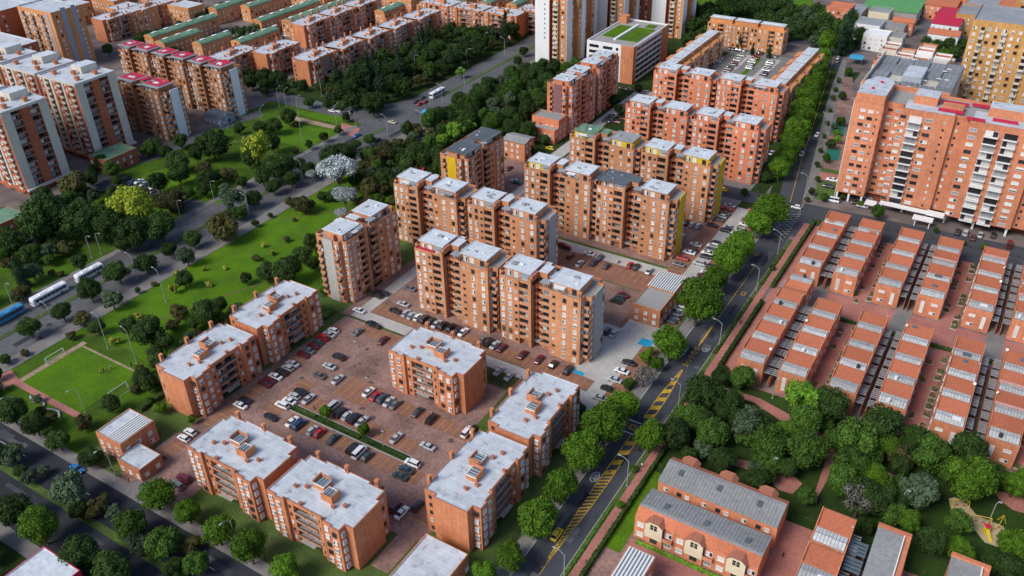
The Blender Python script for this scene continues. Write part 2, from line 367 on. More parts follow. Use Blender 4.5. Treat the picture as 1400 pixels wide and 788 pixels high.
for y0 in (196, 198.3, 200.6, 202.9, 205.2): slab('road_line', rect(-64.5, -64.25, y0, y0 + 1.2), .036, PY); slab('road_line', rect(-63.2, -62.95, y0, y0 + 1.2), .036, PY)
slab('road_line', rect(-64.1, -63.55, 208, 219.5), .037, PY)
for i in range(16): 
    mx_, my_ = ((-66 + (i % 3) * 2.2, 100 + i * 11.5) if i < 10 else (-250 + (i % 2) * 3, 110 + (i - 10) * 30)); slab('manhole_cover', [(mx_ + .38 * math.cos(t), my_ + .38 * math.sin(t)) for t in [k * .6283 for k in range(10)]], .04, STN)
TRL = mat('worn_trail', (.12, .10, .05), .95, .35, 1.5, var2=.2)
for tr_ in ([(-236, 112), (-222, 128), (-214, 150), (-205, 170)], [(-238, 200), (-224, 214), (-212, 236)], [(-300, 120), (-285, 150), (-276, 190)], [(-270, 250), (-292, 244), (-306, 232)]):
    for (x0, y0), (x1, y1) in zip(tr_, tr_[1:]):
        dx, dy = x1 - x0, y1 - y0; l_ = math.hypot(dx, dy); nx, ny = -dy / l_ * .35, dx / l_ * .35; slab('worn_trail', [(x0 - nx, y0 - ny), (x1 - nx, y1 - ny), (x1 + nx, y1 + ny), (x0 + nx, y0 + ny)], .008, TRL)
rp = random.Random(3)
for i in range(34):
    x = rp.uniform(-67.5, -61); yy = rp.uniform(95, 290); slab('road_patch', rect(x, x + rp.uniform(.7, 2.4), yy, yy + rp.uniform(1.2, 7)), .032, rp.choice([ASPD, ASPG, ASPD]))
for i in range(26):
    x = rp.uniform(-265, -246); yy = rp.uniform(90, 320); slab('road_patch', rect(x, x + rp.uniform(.8, 2.6), yy, yy + rp.uniform(1.5, 9)), .024, rp.choice([ASPD, ASP]))
for i in range(26):
    x = rp.uniform(-230, -90); yy = rp.choice((rp.uniform(69, 75), rp.uniform(57, 64))); slab('road_patch', rect(x, x + rp.uniform(1.5, 8), yy, yy + rp.uniform(.8, 1.8)), .027, rp.choice([ASP, ASPG]))
for i in range(40):
    x = rp.uniform(-160, -104); yy = rp.uniform(98, 160); mb = MB(); rr_ = rp.uniform(.4, 1.3)
    pts = [(x + rr_ * rp.uniform(.6, 1.2) * math.cos(t), yy + rr_ * rp.uniform(.6, 1.2) * math.sin(t)) for t in [2 * math.pi * k / 9 for k in range(9)]]
    slab('oil_stain', pts, .062, STN)
for y0 in (161.4, 166.3):
    slab('stop_line', rect(-68.4, -64.2, y0, y0 + .35), .04, PW)
for (cx, cy) in ((-66.3, 142.5), (-61.3, 107.5), (-66.2, 203), (-61.4, 207.5)):          # speed roundels
    mb = MB()
    for i in range(28):
        t0 = 2 * math.pi * i / 28; t1 = 2 * math.pi * (i + 1) / 28
        mb.face([(1.1 * math.cos(t0), 1.9 * math.sin(t0), 0), (1.1 * math.cos(t1), 1.9 * math.sin(t1), 0), (.92 * math.cos(t1), 1.68 * math.sin(t1), 0), (.92 * math.cos(t0), 1.68 * math.sin(t0), 0)][::-1])
    for q in ([(-.6, 1.0, .5, .2)], ):
        for (x0, x1, y0, y1) in ((-.62, -.12, .75, .95), (-.24, -.12, -.1, .75), (-.62, -.12, -.1, .08), (-.24, -.12, -.95, -.1), (-.62, -.12, -.95, -.77), (.12, .62, .75, .95), (.12, .24, -.77, .75), (.5, .62, -.77, .75), (.12, .62, -.95, -.77)):
            mb.face([(x0, y0, 0), (x1, y0, 0), (x1, y1, 0), (x0, y1, 0)])
    o = obj('speed_roundel', mb.mesh('speed_roundel', [PW]), loc=(cx, cy, .04), kind='structure')
# yellow box / hatched junction
for i in range(9):
    slab('junction_hatching', [(-68, 283 + i * 2.2), (-67.8, 283 + i * 2.2), (-60.5, 289 + i * 2.2), (-60.7, 289 + i * 2.2)], .038, PW)
    if i < 7: slab('junction_hatching', [(-60.6, 283 + i * 2.6), (-60.4, 283 + i * 2.6), (-67.6, 289 + i * 2.6), (-67.8, 289 + i * 2.6)], .042, PW)
for q in ((-66, 268), (-61.6, 241), (-65.8, 163)):
    slab('yellow_box_mark', rect(q[0] - .7, q[0] + .7, q[1], q[1] + 2.2), .038, PY); slab('box_mark_infill', rect(q[0] - .5, q[0] + .5, q[1] + .3, q[1] + 1.9), .042, ASP)
# compound: parking court, lanes, gardens
slab('garden_ground', rect(-187, -72.5, 80.2, 300), .02, GG)
slab('garden_ground_north', rect(-187, -78, 300, 480), .02, GD)
slab('parking_court', [(-171, 96), (-91.5, 103), (-91.5, 140.5), (-103, 141), (-103, 160), (-136, 160), (-136, 165.5), (-168.5, 165.5), (-171, 130)], .04, PAV)
slab('parking_court', rect(-172, -150, 80.3, 100), .036, PAV)
slab('parking_court', rect(-98, -93, 92, 110), .036, PAV)
slab('entrance_apron', [(-167, 77.3), (-159, 77.3), (-159, 82), (-167, 84)], .135, SWK)
slab('concrete_lane', rect(-167.5, -78, 166.5, 171), .05, LANE)
slab('concrete_lane', rect(-167.5, -163, 171, 300), .052, LANE)
slab('concrete_lane', [(-83.5, 163), (-78.5, 163), (-78.5, 300), (-83.5, 300)], .054, LANE)
slab('concrete_lane', rect(-163, -83, 238, 243.5), .05, LANE)
slab('stall_paving', rect(-163, -84.6, 171.2, 177), .046, PAVB)
slab('stall_paving', rect(-163, -84.5, 226.5, 238), .042, PAVB)
slab('stall_paving', rect(-78.5, -73.4, 165, 300), .046, PAVB)
slab('stall_paving', rect(-89.5, -83.5, 171.5, 300), .044, PAVB)
slab('stall_paving', rect(-171, -167.6, 166, 215), .044, PAV)
slab('lane_paving', rect(-103, -84, 160.5, 166.4), .04, PAVB)
slab('inner_paving', rect(-163, -84.6, 177, 226), .03, PAV)
slab('inner_paving', rect(-187, -84, 245, 300), .03, PAV)
slab('gate_apron', rect(-80, -72.5, 203, 212), .06, LANE)
slab('north_court', rect(-165, -84, 300.5, 345), .034, SWK)
slab('north_lane', rect(-172, -166, 300.5, 400), .05, LANE)
slab('north_lane', rect(-172, -150, 392, 400), .054, LANE)
slab('north_lane', rect(-162, -76, 306, 316), .04, ASP)
slab('court_lane', rect(-151, -113, 380, 486), .04, SWK)
slab('court_lane', rect(-143.5, -138, 385, 480), .05, LANE)
slab('court_lane', rect(-126.5, -121, 385, 480), .05, LANE)
slab('court_lawn', rect(-133.2, -130.8, 390, 476), .16, GB, thick=.12)
slab('concrete_lane', rect(-92, -83.5, 176.5, 199), .056, LANE); slab('concrete_lane', rect(-88, -72.6, 199, 210), .058, LANE); slab('concrete_lane', rect(-150, -84, 199.5, 204), .05, LANE)
slab('blue_bay', [(-91, 174.2), (-87.6, 174.2), (-87.6, 178.3), (-91, 178.3)], .06, BLUE)
slab('concrete_lane', rect(-92, -83.5, 176.5, 199), .056, LANE); slab('concrete_lane', rect(-88, -72.6, 199, 210), .058, LANE); slab('concrete_lane', rect(-150, -84, 199.5, 204), .05, LANE)
slab('blue_bay', [(-80.4, 199), (-76.4, 199), (-76.4, 202.7), (-80.4, 202.7)], .066, BLUE)
slab('green_play_court', rect(-172, -166, 216, 224), .04, GRN)
def stalls(x0, x1, y0, y1, along, pitch=2.45):
    slab('stall_paving', rect(x0 - .1, x1 + .1, y0 - .1, y1 + .1), .062, PAVB)
    n = int(((x1 - x0) if along == 'x' else (y1 - y0)) / pitch)
    mb = MB()
    for i in range(n + 1):
        t = i * pitch
        q = (x0 + t - .06, x0 + t + .06, y0, y1) if along == 'x' else (x0, x1, y0 + t - .06, y0 + t + .06)
        mb.face([(q[0], q[2], .10), (q[1], q[2], .10), (q[1], q[3], .10), (q[0], q[3], .10)])
    obj('parking_lines', mb.mesh('parking_lines', [PY]), kind='structure')
stalls(-168.8, -164.3, 106, 160, 'y'); stalls(-160, -137, 160.6, 165, 'x'); stalls(-146, -134, 133.5, 142.5, 'x'); stalls(-134, -128, 139, 142, 'x')
stalls(-150, -104, 116.8, 121.3, 'x'); stalls(-150, -112, 125.2, 129.7, 'x'); stalls(-126, -94, 136.5, 141, 'x'); stalls(-98.5, -94, 108, 134, 'y')
stalls(-158, -153, 118, 134, 'y'); stalls(-162, -86, 171.8, 176.6, 'x'); stalls(-162, -92, 230, 236, 'x'); stalls(-78.3, -73.6, 166, 200, 'y'); stalls(-78.3, -73.6, 214, 296, 'y'); stalls(-89, -84, 232, 296, 'y'); stalls(-170, -165.5, 86, 100, 'y')
slab('court_planter', rect(-152, -111, 122.2, 124.4), .2, GD, thick=.17)
slab('planter_kerb', rect(-152.3, -110.7, 121.9, 124.7), .12, KRB, thick=.1)
# football pitch and park paths
slab('football_pitch', rect(-229.5, -202.5, 91, 111), .012, GB)
slab('pitch_path', [(-231.5, 89), (-200, 89), (-200, 91), (-231.5, 91)], .02, PAVP)
slab('pitch_path', [(-246, 84), (-231, 86), (-231, 91), (-246, 95)], .024, PAVP)
slab('pitch_side_path', rect(-231.5, -229.5, 91, 113), .02, DIRT)
slab('pitch_far_path', rect(-229.5, -202, 111, 111.7), .022, DIRT)
slab('plaza_path', pol((385, 155), (470, 175), (466, 179), (383, 160)), .02, DIRT)
slab('plaza', pol((468, 168), (492, 176), (486, 188), (462, 180)), .024, PAVP)
slab('plaza', pol((592, 150), (616, 155), (622, 168), (604, 175), (590, 166)), .04, PAVP)
slab('lawn_bright', pol((388, 148), (470, 160), (468, 172), (392, 153)), .016, GB)
slab('lawn_bright', pol((370, 162), (455, 180), (420, 205), (370, 190)), .016, GB)
slab('lawn_bright', pol((190, 240), (235, 228), (320, 250), (300, 280), (240, 268)), .016, GB)
slab('far_meadow', pol((930, 0), (1110, 0), (1125, 18), (1060, 14), (950, 10)), .03, GB)
slab('far_woodland_floor', pol((930, 8), (1150, 14), (1140, 60), (960, 40)), .012, GD)
# right-hand side: townhouse estate and its park
slab('estate_ground', rect(-54.5, 60, 80, 304), .01, PAV)
for xa, xb in ((-30.1, -24.2), (-3.8, 2.6), (23.0, 28.9)): slab('winding_walk', rect(xa + 1.2, xb - 1.2, 197, 300), .02, PAVP)
slab('cross_walk', rect(-54, 50, 240.5, 256.5), .022, PAVP); slab('cross_walk', rect(-53.6, -49.6, 198, 300), .018, PAVP); slab('cross_walk', [(-50, 124), (-16, 124), (-16, 129), (-50, 129.4)], .03, PAVP); slab('cross_walk', rect(-20.6, -14.2, 112, 153), .034, PAVP)
for xa, xb in ((-41.6, -37.6), (-16.3, -11.4), (10.4, 15.4), (36.7, 41.5)): slab('yard_ground', rect(xa, xb, 198, 299), .03, SWK)
slab('estate_park', rect(-54.5, 60, 152, 196.5), .03, GD)
slab('estate_lawn', rect(-54.5, -50.5, 124, 152), .03, GB)
slab('park_path', [(-58, 192), (-40, 193), (-22, 188), (-19, 184), (-21, 182), (-41, 190.5), (-58, 189.5)], .05, PAVP)
slab('park_path', pol((1108, 588), (1128, 592), (1148, 600), (1132, 655), (1118, 680), (1116, 690), (1112, 680), (1122, 650), (1136, 605), (1124, 600)), .054, PAVP)
slab('park_path', pol((1188, 618), (1213, 625), (1196, 635), (1234, 658), (1230, 690), (1222, 690), (1216, 658), (1186, 632)), .05, PAVP)
slab('park_path', pol((985, 620), (1050, 640), (1052, 650), (985, 632)), .05, PAVP)
slab('round_plaza', pol((1050, 655), (1068, 647), (1085, 651), (1097, 662), (1083, 676), (1064, 670)), .05, PAVP)
slab('round_plaza', pol((1358, 672), (1378, 674), (1400, 678), (1400, 702), (1385, 698), (1368, 685)), .05, PAVP)
slab('sand_play_area', pol((1297, 682), (1306, 680), (1323, 690), (1335, 705), (1352, 712), (1372, 720), (1378, 735), (1366, 749), (1346, 742), (1330, 722), (1300, 698)), .054, SAND)
slab('stone_patch', pol((1030, 562), (1042, 566), (1052, 582), (1048, 584), (1038, 575)), .05, LANE)
# ================================================================ BUILDINGS
rb = random.Random(11)
# ---- five-storey walk-up block, 25 x 15 m, long balconied front faces -Y
def low_block_meshes(mirror):
    L = 25.0 if mirror else None
    P = [(0, .8), (2.6, .8), (2.6, .3), (5.4, .3), (5.4, .9), (8, .9), (8, 2.1), (15, 2.1), (15, .9), (17.4, .9), (17.4, .3), (19.9, .3), (19.9, -.2), (22.7, -.2), (22.7, 1.9), (25, 1.9), (25, 11.4), (24, 11.4), (24, 14.4), (19.4, 14.4), (19.4, 15), (5.8, 15), (5.8, 14.4), (1, 14.4), (1, 12.4), (0, 12.4)]
    m = MB(L); m.prism(P, 0, 13.15, 0, 0)
    m.box(7.9, 15.1, .9, 2.2, 12.75, 13.16, 0, bottom=True)
    for z in (2.75, 5.3, 7.85, 10.4): pass
    wall = m.mesh('wall', ['brick'])
    Pr = [p for p in P if p not in ((8, .9), (8, 2.1), (15, 2.1), (15, .9))]
    m = MB(L); m.ring(Pr, .28, 13.15, 13.7, 0, 1, 2); m.prism(offset(Pr, .28), 13.15, 13.4, 1, 1); roof = m.mesh('roof', ['brick', 'roofw', 'trim'])
    m = MB(L)
    for x in (5.4, 16.9): m.box(x, x + .55, .2, .95, 0, 14.5, 0, top=1)
    pier = None
    return P, wall, roof
def chimney_mesh(w=.9, d=.9, h=1.5, cap='trim'):
    k = ('ch', w, d, h, cap)
    if k not in _wc:
        m = MB(); m.box(-w / 2, w / 2, -d / 2, d / 2, 0, h, 0); m.box(-w / 2 - .06, w / 2 + .06, -d / 2 - .06, d / 2 + .06, h, h + .12, 1, bottom=True)
        m.box(-w / 4, w / 4, -d / 2 - .02, -d / 2, h * .5, h * .85, 2)
        _wc[k] = m.mesh('chimney', ['brick', cap, 'rail'])
    return _wc[k]
def pier_mesh(h=14.4):
    k = ('pier', h)
    if k not in _wc: _wc[k] = MB().box(-.28, .28, -.75, 0, 0, h, 0, top=1).mesh('pier', ['brick', 'trim'])
    return _wc[k]
def stairbox_mesh():
    if 'sb' not in _wc:
        m = MB(); m.box(-1.7, 1.7, -1.5, 1.5, 0, 1.3, 0); m.box(-1.5, 1.5, -1.3, 1.3, 1.3, 1.42, 1)
        m.box(-1.7, -1.45, -1.5, 1.5, 1.3, 2.3, 0); m.box(-1.45, 1.7, 1.25, 1.5, 1.3, 2.1, 0)
        m.box(-1.45, 1.7, -1.5, -1.38, 1.3, 1.55, 2); m.box(1.58, 1.7, -1.38, 1.25, 1.3, 1.55, 2)
        for x in (-.6, .3, 1.1): m.box(x, x + .06, -1.38, 1.25, 1.42, 1.5, 2)
        _wc['sb'] = m.mesh('stair_box', ['brick', 'glassb', 'white'])
    return _wc['sb']
_lb = {}
def low_block(loc, rz, mirror, label, group='five storey brick blocks with white roofs', sy=1, detail=True, sx=1):
    key = mirror
    if key not in _lb: _lb[key] = low_block_meshes(mirror)
    P, wall, roof = _lb[key]
    X = (lambda x: 25 - x) if mirror else (lambda x: x)
    r = thing('apartment_block', label, 'apartment building', loc, rz, group)
    obj('wall', wall, r); obj('roof', roof, r)
    for x in (5.7, 17.1): obj('pier', pier_mesh(), r, (X(x), .95, 0))
    fh = 2.55; z0 = .95; o = (0, 0)
    for u, wdt, off, knd, nm, h in ((1.1, 1.35, -.8, KW, 'bay_window', 1.45), (4.0, 1.35, -.3, KW, 'bay_window', 1.45), (18.6, 1.35, -.3, KW, 'bay_window', 1.45), (21.3, 1.35, .2, KW, 'bay_window', 1.45)):
        wincol(r, o, 0, X(u), z0 + .1, fh, 5, wdt - .2, h - .2, knd, rb, off, .24, nm)
    for u in (6.9, 16.1): wincol(r, o, 0, X(u), z0 + .4, fh, 5, .7, .8, KS, rb, -.9, .08)
    for u in (9.75, 13.25):
        balccol(r, o, 0, X(u), 2.75, fh, 4, 3.3, 1.45, rail=True, off=-2.1, rng=rb, kinds=['dark', 'half', 'half2', 'blind', 'dark', 'part'])
        obj('door', win_mesh('dark', 2.0, 2.2, .06), r, (X(u), 2.1, .05))
    obj('entrance_canopy', MB().box(-2.2, 2.2, -1.2, 1.3, 2.45, 2.62, 0, bottom=True).mesh('canopy', ['conc']) if 'cano' not in _wc else _wc['cano'], r, (X(11.5), .9, 0))
    # end wall
    s = -1 if mirror else 1; ex = X(25); er = s * R90; uo = (ex, 0)
    def endwin(y, zz, n, w_, h_, kk, inset, name='window', dep=.1, xs=None):
        for i in range(n): obj(name, win_mesh(rb.choice(kk), w_, h_, dep), r, (ex - s * inset, y, zz + i * fh), er)
    endwin(.9, z0 + .1, 5, 1.15, 1.25, KW, 2.3, 'bay_window', .35)
    endwin(12.9, z0 + .3, 5, .8, 1.0, KS, 1.0)
    # rear
    if detail:
        for u in (3.2, 8, 17, 21.6): wincol(r, (25, 15), math.pi, 25 - X(u), z0, fh, 5, 1.3, 1.3, KW, rb, -.6 if u in (3.2, 21.6) else 0)
    for u in (3.5, 12.5, 21.5): obj('chimney', chimney_mesh(.9, .8, 2.6, 'brick'), r, (X(u), 14.75, 12.9))
    for u, v in ((5.2, 5.0), (7.6, 6.2), (17.0, 4.6), (19.2, 6.2)): obj('vent', chimney_mesh(.75, .75, .75), r, (X(u), v, 13.38))
    obj('stair_box', stairbox_mesh(), r, (X(10.4), 8.6, 13.38)); obj('stair_box', stairbox_mesh(), r, (X(14.6), 6.6, 13.38), math.pi)
    obj('vent', chimney_mesh(.75, .75, .75), r, (X(10.0), 1.5, 13.38))
    return r
low_block((-184.6 + 14.6, 105.6, 0), R90, True, 'five storey brick block left of the parking court, nearer of its pair')
low_block((-185.3 + 15, 132.8, 0), R90, True, 'five storey brick block left of the parking court, farther of its pair')
low_block((-151.6, 88.2, 0), 0, False, 'five storey brick block with front on the dark bottom road, left one of its pair')
low_block((-124.0, 87.7, 0), 0, False, 'five storey brick block with front on the dark bottom road, right one of its pair')
low_block((-132.9, 143.8, 0), 0, False, 'free-standing five storey brick block between the parking court and the long tall row')
low_block((-78.2, 133.0, 0), R90, True, 'five storey brick block right of the court, farther of its street-side pair')
low_block((-78.2, 106.2, 0), R90, True, 'five storey brick block right of the court, nearer of its street-side pair')
G5 = 'white roofed walk-up blocks of the far estate'
for i in range(5):
    low_block((-324.5 + i * 1.2, 320.8 + i * 21.8, 0), R90, True, 'far white-roofed walk-up block behind the wood, %s from left in its row' % ORD[i], G5, detail=False)
for i in range(3):
    low_block((-371.5 + i * .6, 368 + i * 22.4, 0), R90, True, 'far walk-up block with white roof, %s from the left in the second row behind' % ORD[i], G5, detail=False)
for i in range(3):
    low_block((-344 + i * 23.4, 441.5, 0), 0, False, 'ochre far walk-up block facing us beyond the long row, %s from left' % ORD[i], G5, detail=False)
low_block((-281, 456, 0), 0, False, 'far walk-up block standing behind the end of the ochre row beside the white towers', G5, detail=False)
low_block((-352.5, 318.5, 0), R90, True, 'far walk-up block with white roof just right of the crimson-roofed towers', G5, detail=False)
low_block((-366, 300, 0), R90, True, 'far walk-up block half hidden behind the crimson-roofed towers', G5, detail=False)
for i in range(3):
    low_block((-490 + i, 318 + i * 25, 0), R90, True, 'walk-up block in the far top left corner, %s from the left of its row' % ORD[i], G5, detail=False)
for i in range(3):
    low_block((-560, 335 + i * 25, 0), R90, True, 'walk-up block at the top left edge, %s from the left of the farthest row' % ORD[i], G5, detail=False)

# ---- nine-storey pair of towers, L x 13 m, front faces -Y
def tall_pair(loc, rz, label, L=31.0, floors=9, roofs=('roofw2', 'roofw2'), endl=None, endr=None, brick='bricktall', group='tall brick apartment rows with stepped penthouses', accent='brick', left=False, right=True, terr=('conc', 'conc'), yell=False, D=13.0):
    fh = 2.5; Ht = floors * fh; k = L / 31.0; S = lambda x: x * k
    r = thing('apartment_tower', label, 'apartment building', loc, rz, group)
    P = [(0, 2.2), (1.4, 2.2), (1.4, 0), (S(8.1), 0), (S(8.1), 1.6), (S(11.4), 1.6), (S(11.4), .6), (S(12.4), .6), (S(12.4), 4.5), (S(15.0), 4.5), (S(15.0), 1.6), (S(18.4), 1.6), (S(18.4), 0), (S(22.6), 0), (S(22.6), -.35), (S(29.0), -.35), (S(29.0), 2.2), (L, 2.2), (L, D - 2.2), (S(29.0), D - 2.2), (S(29.0), D), (S(18.4), D), (S(18.4), D - 1.6), (S(12.6), D - 1.6), (S(12.6), D), (1.4, D), (1.4, D - 2.2), (0, D - 2.2)]
    m = MB(); m.prism(P, 0, Ht, 0, 1)
    obj('wall', m.mesh('wall', [brick, terr[0]]), r)
    Q = [(0, 2.2), (1.4, 2.2), (1.4, 0), (S(8.1), 0), (S(8.1), .3), (S(11.4), .3), (S(11.4), .6), (S(12.4), .6), (S(12.4), 4.5), (S(15), 4.5), (S(15), .3), (S(18.4), .3), (S(18.4), 0), (S(22.6), 0), (S(22.6), -.35), (S(29), -.35), (S(29), 2.2), (L, 2.2), (L, D - 2.2), (S(29), D - 2.2), (S(29), D), (1.4, D), (1.4, D - 2.2), (0, D - 2.2)]
    m = MB(); m.ring(Q, .22, Ht, Ht + .85, 0, 0, 1); obj('parapet', m.mesh('parapet', [brick, 'trim']), r)
    fin = MB(); fin.box(S(11.4) + .02, S(12.4) - .02, -.25, .6, 0, Ht + 2.2, 0, top=1); fin.box(S(11.4), S(12.4), .6, 4.4, Ht, Ht + 2.8, 0, top=1)
    obj('fin', fin.mesh('fin', [brick, 'trim']), r)
    st = MB(); st.box(S(12.7), S(15.3), 4.5, 8.6, Ht, Ht + 2.9, 0, top=1); st.box(S(12.5), S(15.5), 4.3, 8.8, Ht + 2.9, Ht + 3.05, 1); st.box(S(15.3), S(17.4), 5.2, 8.6, Ht, Ht + 1.6, 0, top=1); st.box(S(10.9), S(12.7), 8.6, D - .4, Ht, Ht + 1.4, 0, top=1)
    obj('stair_tower', st.mesh('stair_tower', [brick, roofs[0]]), r)
    cl = MB()
    for i in range(1, floors + 1): cl.box(S(12.4) + .02, S(15.0) - .02, 1.4, 4.5, i * fh - .9, i * fh - .12, 0 if i == 1 else 1, bottom=True)
    cl.box(S(13.1), S(13.35), 1.6, 1.8, 0, Ht, 1)
    obj('stair_landings', cl.mesh('stair_landings', ['conc', 'brickbrn']), r)
    for q, (a, b_) in enumerate(((2.2, 11.0), (18.0, 27.2))):
        if a > 20 and L < 20: continue
        ph = MB(); ph.box(S(a), S(b_), 2.0, D - 3.2, Ht + .02, Ht + 2.6, 0)
        p = obj('penthouse', ph.mesh('penthouse', [accent if (q == 0 and yell) or yell == 2 else brick]), r)
        rm = MB(); x0, x1 = S(a) - .3, S(b_) + .3; big = roofs[q] in ('roofd', 'redroof'); e = 1.3 if big else 0
        rm.box(x0 - e * .5, x1 + e, 1.7 - e, D - 2.9, Ht + 2.6, Ht + 2.85, 0, bottom=True)
        y_ = 2.6
        while y_ < D - 3.4: rm.box(x0 + .2, x1 - .2, y_, y_ + .08, Ht + 2.85, Ht + 2.91, 0); y_ += rb.uniform(.9, 1.5)
        rm.box(x0 - e * .5, x0 - e * .5 + .25, 1.7 - e, D - 2.9, Ht + 2.85, Ht + 3.02, 0); rm.box(x1 + e - .25, x1 + e, 1.7 - e, D - 2.9, Ht + 2.85, Ht + 3.02, 0)
        for _ in range(rb.randint(2, 4)):
            ax = rb.uniform(x0 + .8, x1 - 2.6); ay = rb.uniform(2.6, D - 5); rm.box(ax, ax + rb.uniform(.4, 1.9), ay, ay + rb.uniform(.3, 1.3), Ht + 2.85, Ht + rb.uniform(3.0, 3.4), rb.choice((1, 2, 2)))
        if rb.random() < .45 and not big:
            ax = x0 + rb.uniform(0, 4); rm.box(ax, ax + rb.uniform(3, 6), -.1, 1.7, Ht + 2.1, Ht + 2.2, rb.choice((0, 2, 1)), bottom=True)
        if roofs[q] in ('redroof',):
            rm.box(x0 + .5, x1 - .3, 2.4, D - 3.3, Ht + 2.93, Ht + 3.06, 3); rm.box((x0 + x1) / 2 - 1.2, (x0 + x1) / 2 + 1.2, 4.2, 6, Ht + 3.06, Ht + 3.2, 1)
        obj('roof', rm.mesh('roof', ['roofg' if roofs[q] == 'redroof' else roofs[q], 'frame', 'roofg', 'redroof']), p)
        for x, kk in ((S(a) + 1.6, 'half'), (S(a) + 3.9, 'curtain'), (S(b_) - 1.6, 'dark')): obj('window', win_mesh(kk, 1.5, 1.7), p, (x, 2.0, Ht + .3))
        for x in (S(a) - .9, S(b_) + .8): obj('chimney', chimney_mesh(.9, .9, 2.2, 'brick'), r, (x, 1.0 if q else 5.0, Ht + .02))
        cx = S(9.8) if q == 0 else S(16.7)
        obj('glass_porch', win_mesh('blind' if q else 'curtain', 2.2, 2.0, .2), r, (cx, 1.4, Ht + .02))
        obj('porch_roof', MB().box(-1.5, 1.5, -1.2, 1.4, 2.3, 2.45, 0, bottom=True).mesh('porch_roof', ['roofg']) if 'pr' not in _wc else _wc['pr'], r, (cx, 1.2, Ht))
    n = floors; z0 = .85
    for u, wd, hh, kk, off in ((2.5, 1.15, 1.4, KW, 0), (5.0, 1.15, 1.4, KW, 0), (7.1, .95, .65, KS, 0), (20.0, .95, .65, KS, 0), (23.7, 1.2, 1.4, KW, .35), (27.3, 1.25, 1.4, KW, .35)):
        wincol(r, (0, 0), 0, S(u), z0 + (.3 if hh < 1 else 0), fh, n, wd, hh, kk, rb, off)
    for u in (9.75, 16.7):
        balccol(r, (0, 0), 0, S(u), fh, fh, n - 1, round(S(3.25), 2), 1.5, .85, brick, off=-1.6, rng=rb)
    if right:
        balccol(r, (0, 0), 0, (S(29.0) + L) / 2, fh, fh, n - 1, round(L - S(29.0) - .05, 2), 1.3, .85, brick, off=-2.2, rng=rb, dw=1.2)
        o = (L, 0); ps, pe = 4.2, D - 4.2
        if endr: obj('end_panel', MB().box(0, .35, ps, pe, 0, Ht + 1.2, 0).mesh('end_panel', [endr]), r, (L, 0, 0))
        for v in (3.2, D - 3.0): wincol(r, o, R90, v, z0, fh, n, 1.0, 1.25, KW, rb)
        wincol(r, (S(29.0), 0), R90, 1.2, z0, fh, n, 1.3, 1.25, KW, rb)
    if left:
        ps, pe = 4.6, D - 4.4
        balccol(r, (0, D), -R90, D - 3.2, fh, fh, n - 1, 1.9, 1.0, .85, brick, rng=rb, dw=1.3)
        balccol(r, (0, D), -R90, 3.0, fh, fh, n - 1, 1.9, 1.0, .85, brick, rng=rb, dw=1.3)
        if endl: obj('end_panel', MB().box(-.35, 0, ps, pe, 0, Ht + .9, 0).mesh('end_panel', [endl]), r)
        wincol(r, (1.4, D), -R90, D - 1.1, z0, fh, n, 1.0, 1.25, KW, rb)
    return r
c_ = tall_pair((-151.5, 181, 0), 0, 'left half of the nearest long tower row, red terrace at its left corner')
obj('red_terrace', MB().box(1.7, 7.9, .1, 1.9, 22.5, 23.0, 0).mesh('red_terrace', ['redroof']), c_)
tall_pair((-119.9, 181, 0), 0, 'right half of the nearest long tower row, grey end panel over the blue parking bay', endr='pylon')
tall_pair((-185.6, 213.8, 0), 0, 'left half of the second tower row, behind the two-roofed grey-panelled tower')
tall_pair((-153.6, 213.8, 0), 0, 'right half of the second tower row, with rounded grey end panel', endr='pylon')
tall_pair((-170.8, 171.2, 0), R90, 'two-stage brick tower with grey panel on its near end, beside the white-leaved trees', L=28.5, left=True, endl='pylon')
tall_pair((-151.5, 248.4, 0), 0, 'left half of the third tower row, with plants on its near terrace', yell=True, accent='yellow')
tall_pair((-121.6, 248.4, 0), 0, 'right half of the third tower row, dark roof and yellow end panel', roofs=('roofd', 'roofw2'), endr='yellow')
tall_pair((-150.0, 281.5, 0), 0, 'left half of the fourth tower row, green and grey penthouse roof', roofs=('roofgreen', 'roofg'), yell=2, accent='yellow')
tall_pair((-119.4, 281.5, 0), 0, 'right half of the fourth tower row, white roofs and yellow end panel', endr='yellow', yell=2, accent='yellow')
tall_pair((-144.5, 321.8, 0), 0, 'left half of the fifth tower row, reddish brick, left end beside the short car lane', brick='brickred')
tall_pair((-114.5, 321.8, 0), 0, 'right half of the fifth tower row, reddish brick, end facing the lawn by the street', brick='brickred', endr=None)
tall_pair((-151.0, 366.2, 0), 0, 'left half of the sixth tower row, in front of the inner car court', brick='brickred')
tall_pair((-120.5, 366.2, 0), 0, 'right half of the sixth tower row, in front of the inner car court', brick='brickred')
tall_pair((-174.2, 329.5, 0), R90, 'nearer half of the tower row facing the short lane, violet-brown panel on its near end', L=26, brick='brickred', left=True, endl='purple')
tall_pair((-174.2, 356.5, 0), R90, 'farther half of the tower row facing the short lane, before the green-roofed office', L=24, brick='brickred')
tall_pair((-171.8, 242.0, 0), R90, 'brick tower with dark canopy roofs and a bright yellow panel', L=28, left=True, endl='yellow', roofs=('roofd', 'roofd'))
# crimson-roofed group on the left
G3 = 'brick towers with crimson roofs'
for i, x in enumerate((-408, -381.5, -355)):
    tall_pair((x, 267, 0), 0, 'crimson-roofed brick tower pair, %s from the left in the rear row' % ORD[i], L=26, floors=9, roofs=('redroof', 'redroof'), brick='brickshade', group=G3, endr='white' if i == 2 else None)
tall_pair((-366, 233.5, 0), 0, 'crimson-roofed brick tower pair standing alone before the rear row, white end panel', L=34, floors=9, roofs=('redroof', 'redroof'), brick='brickshade', group=G3, endr='white')

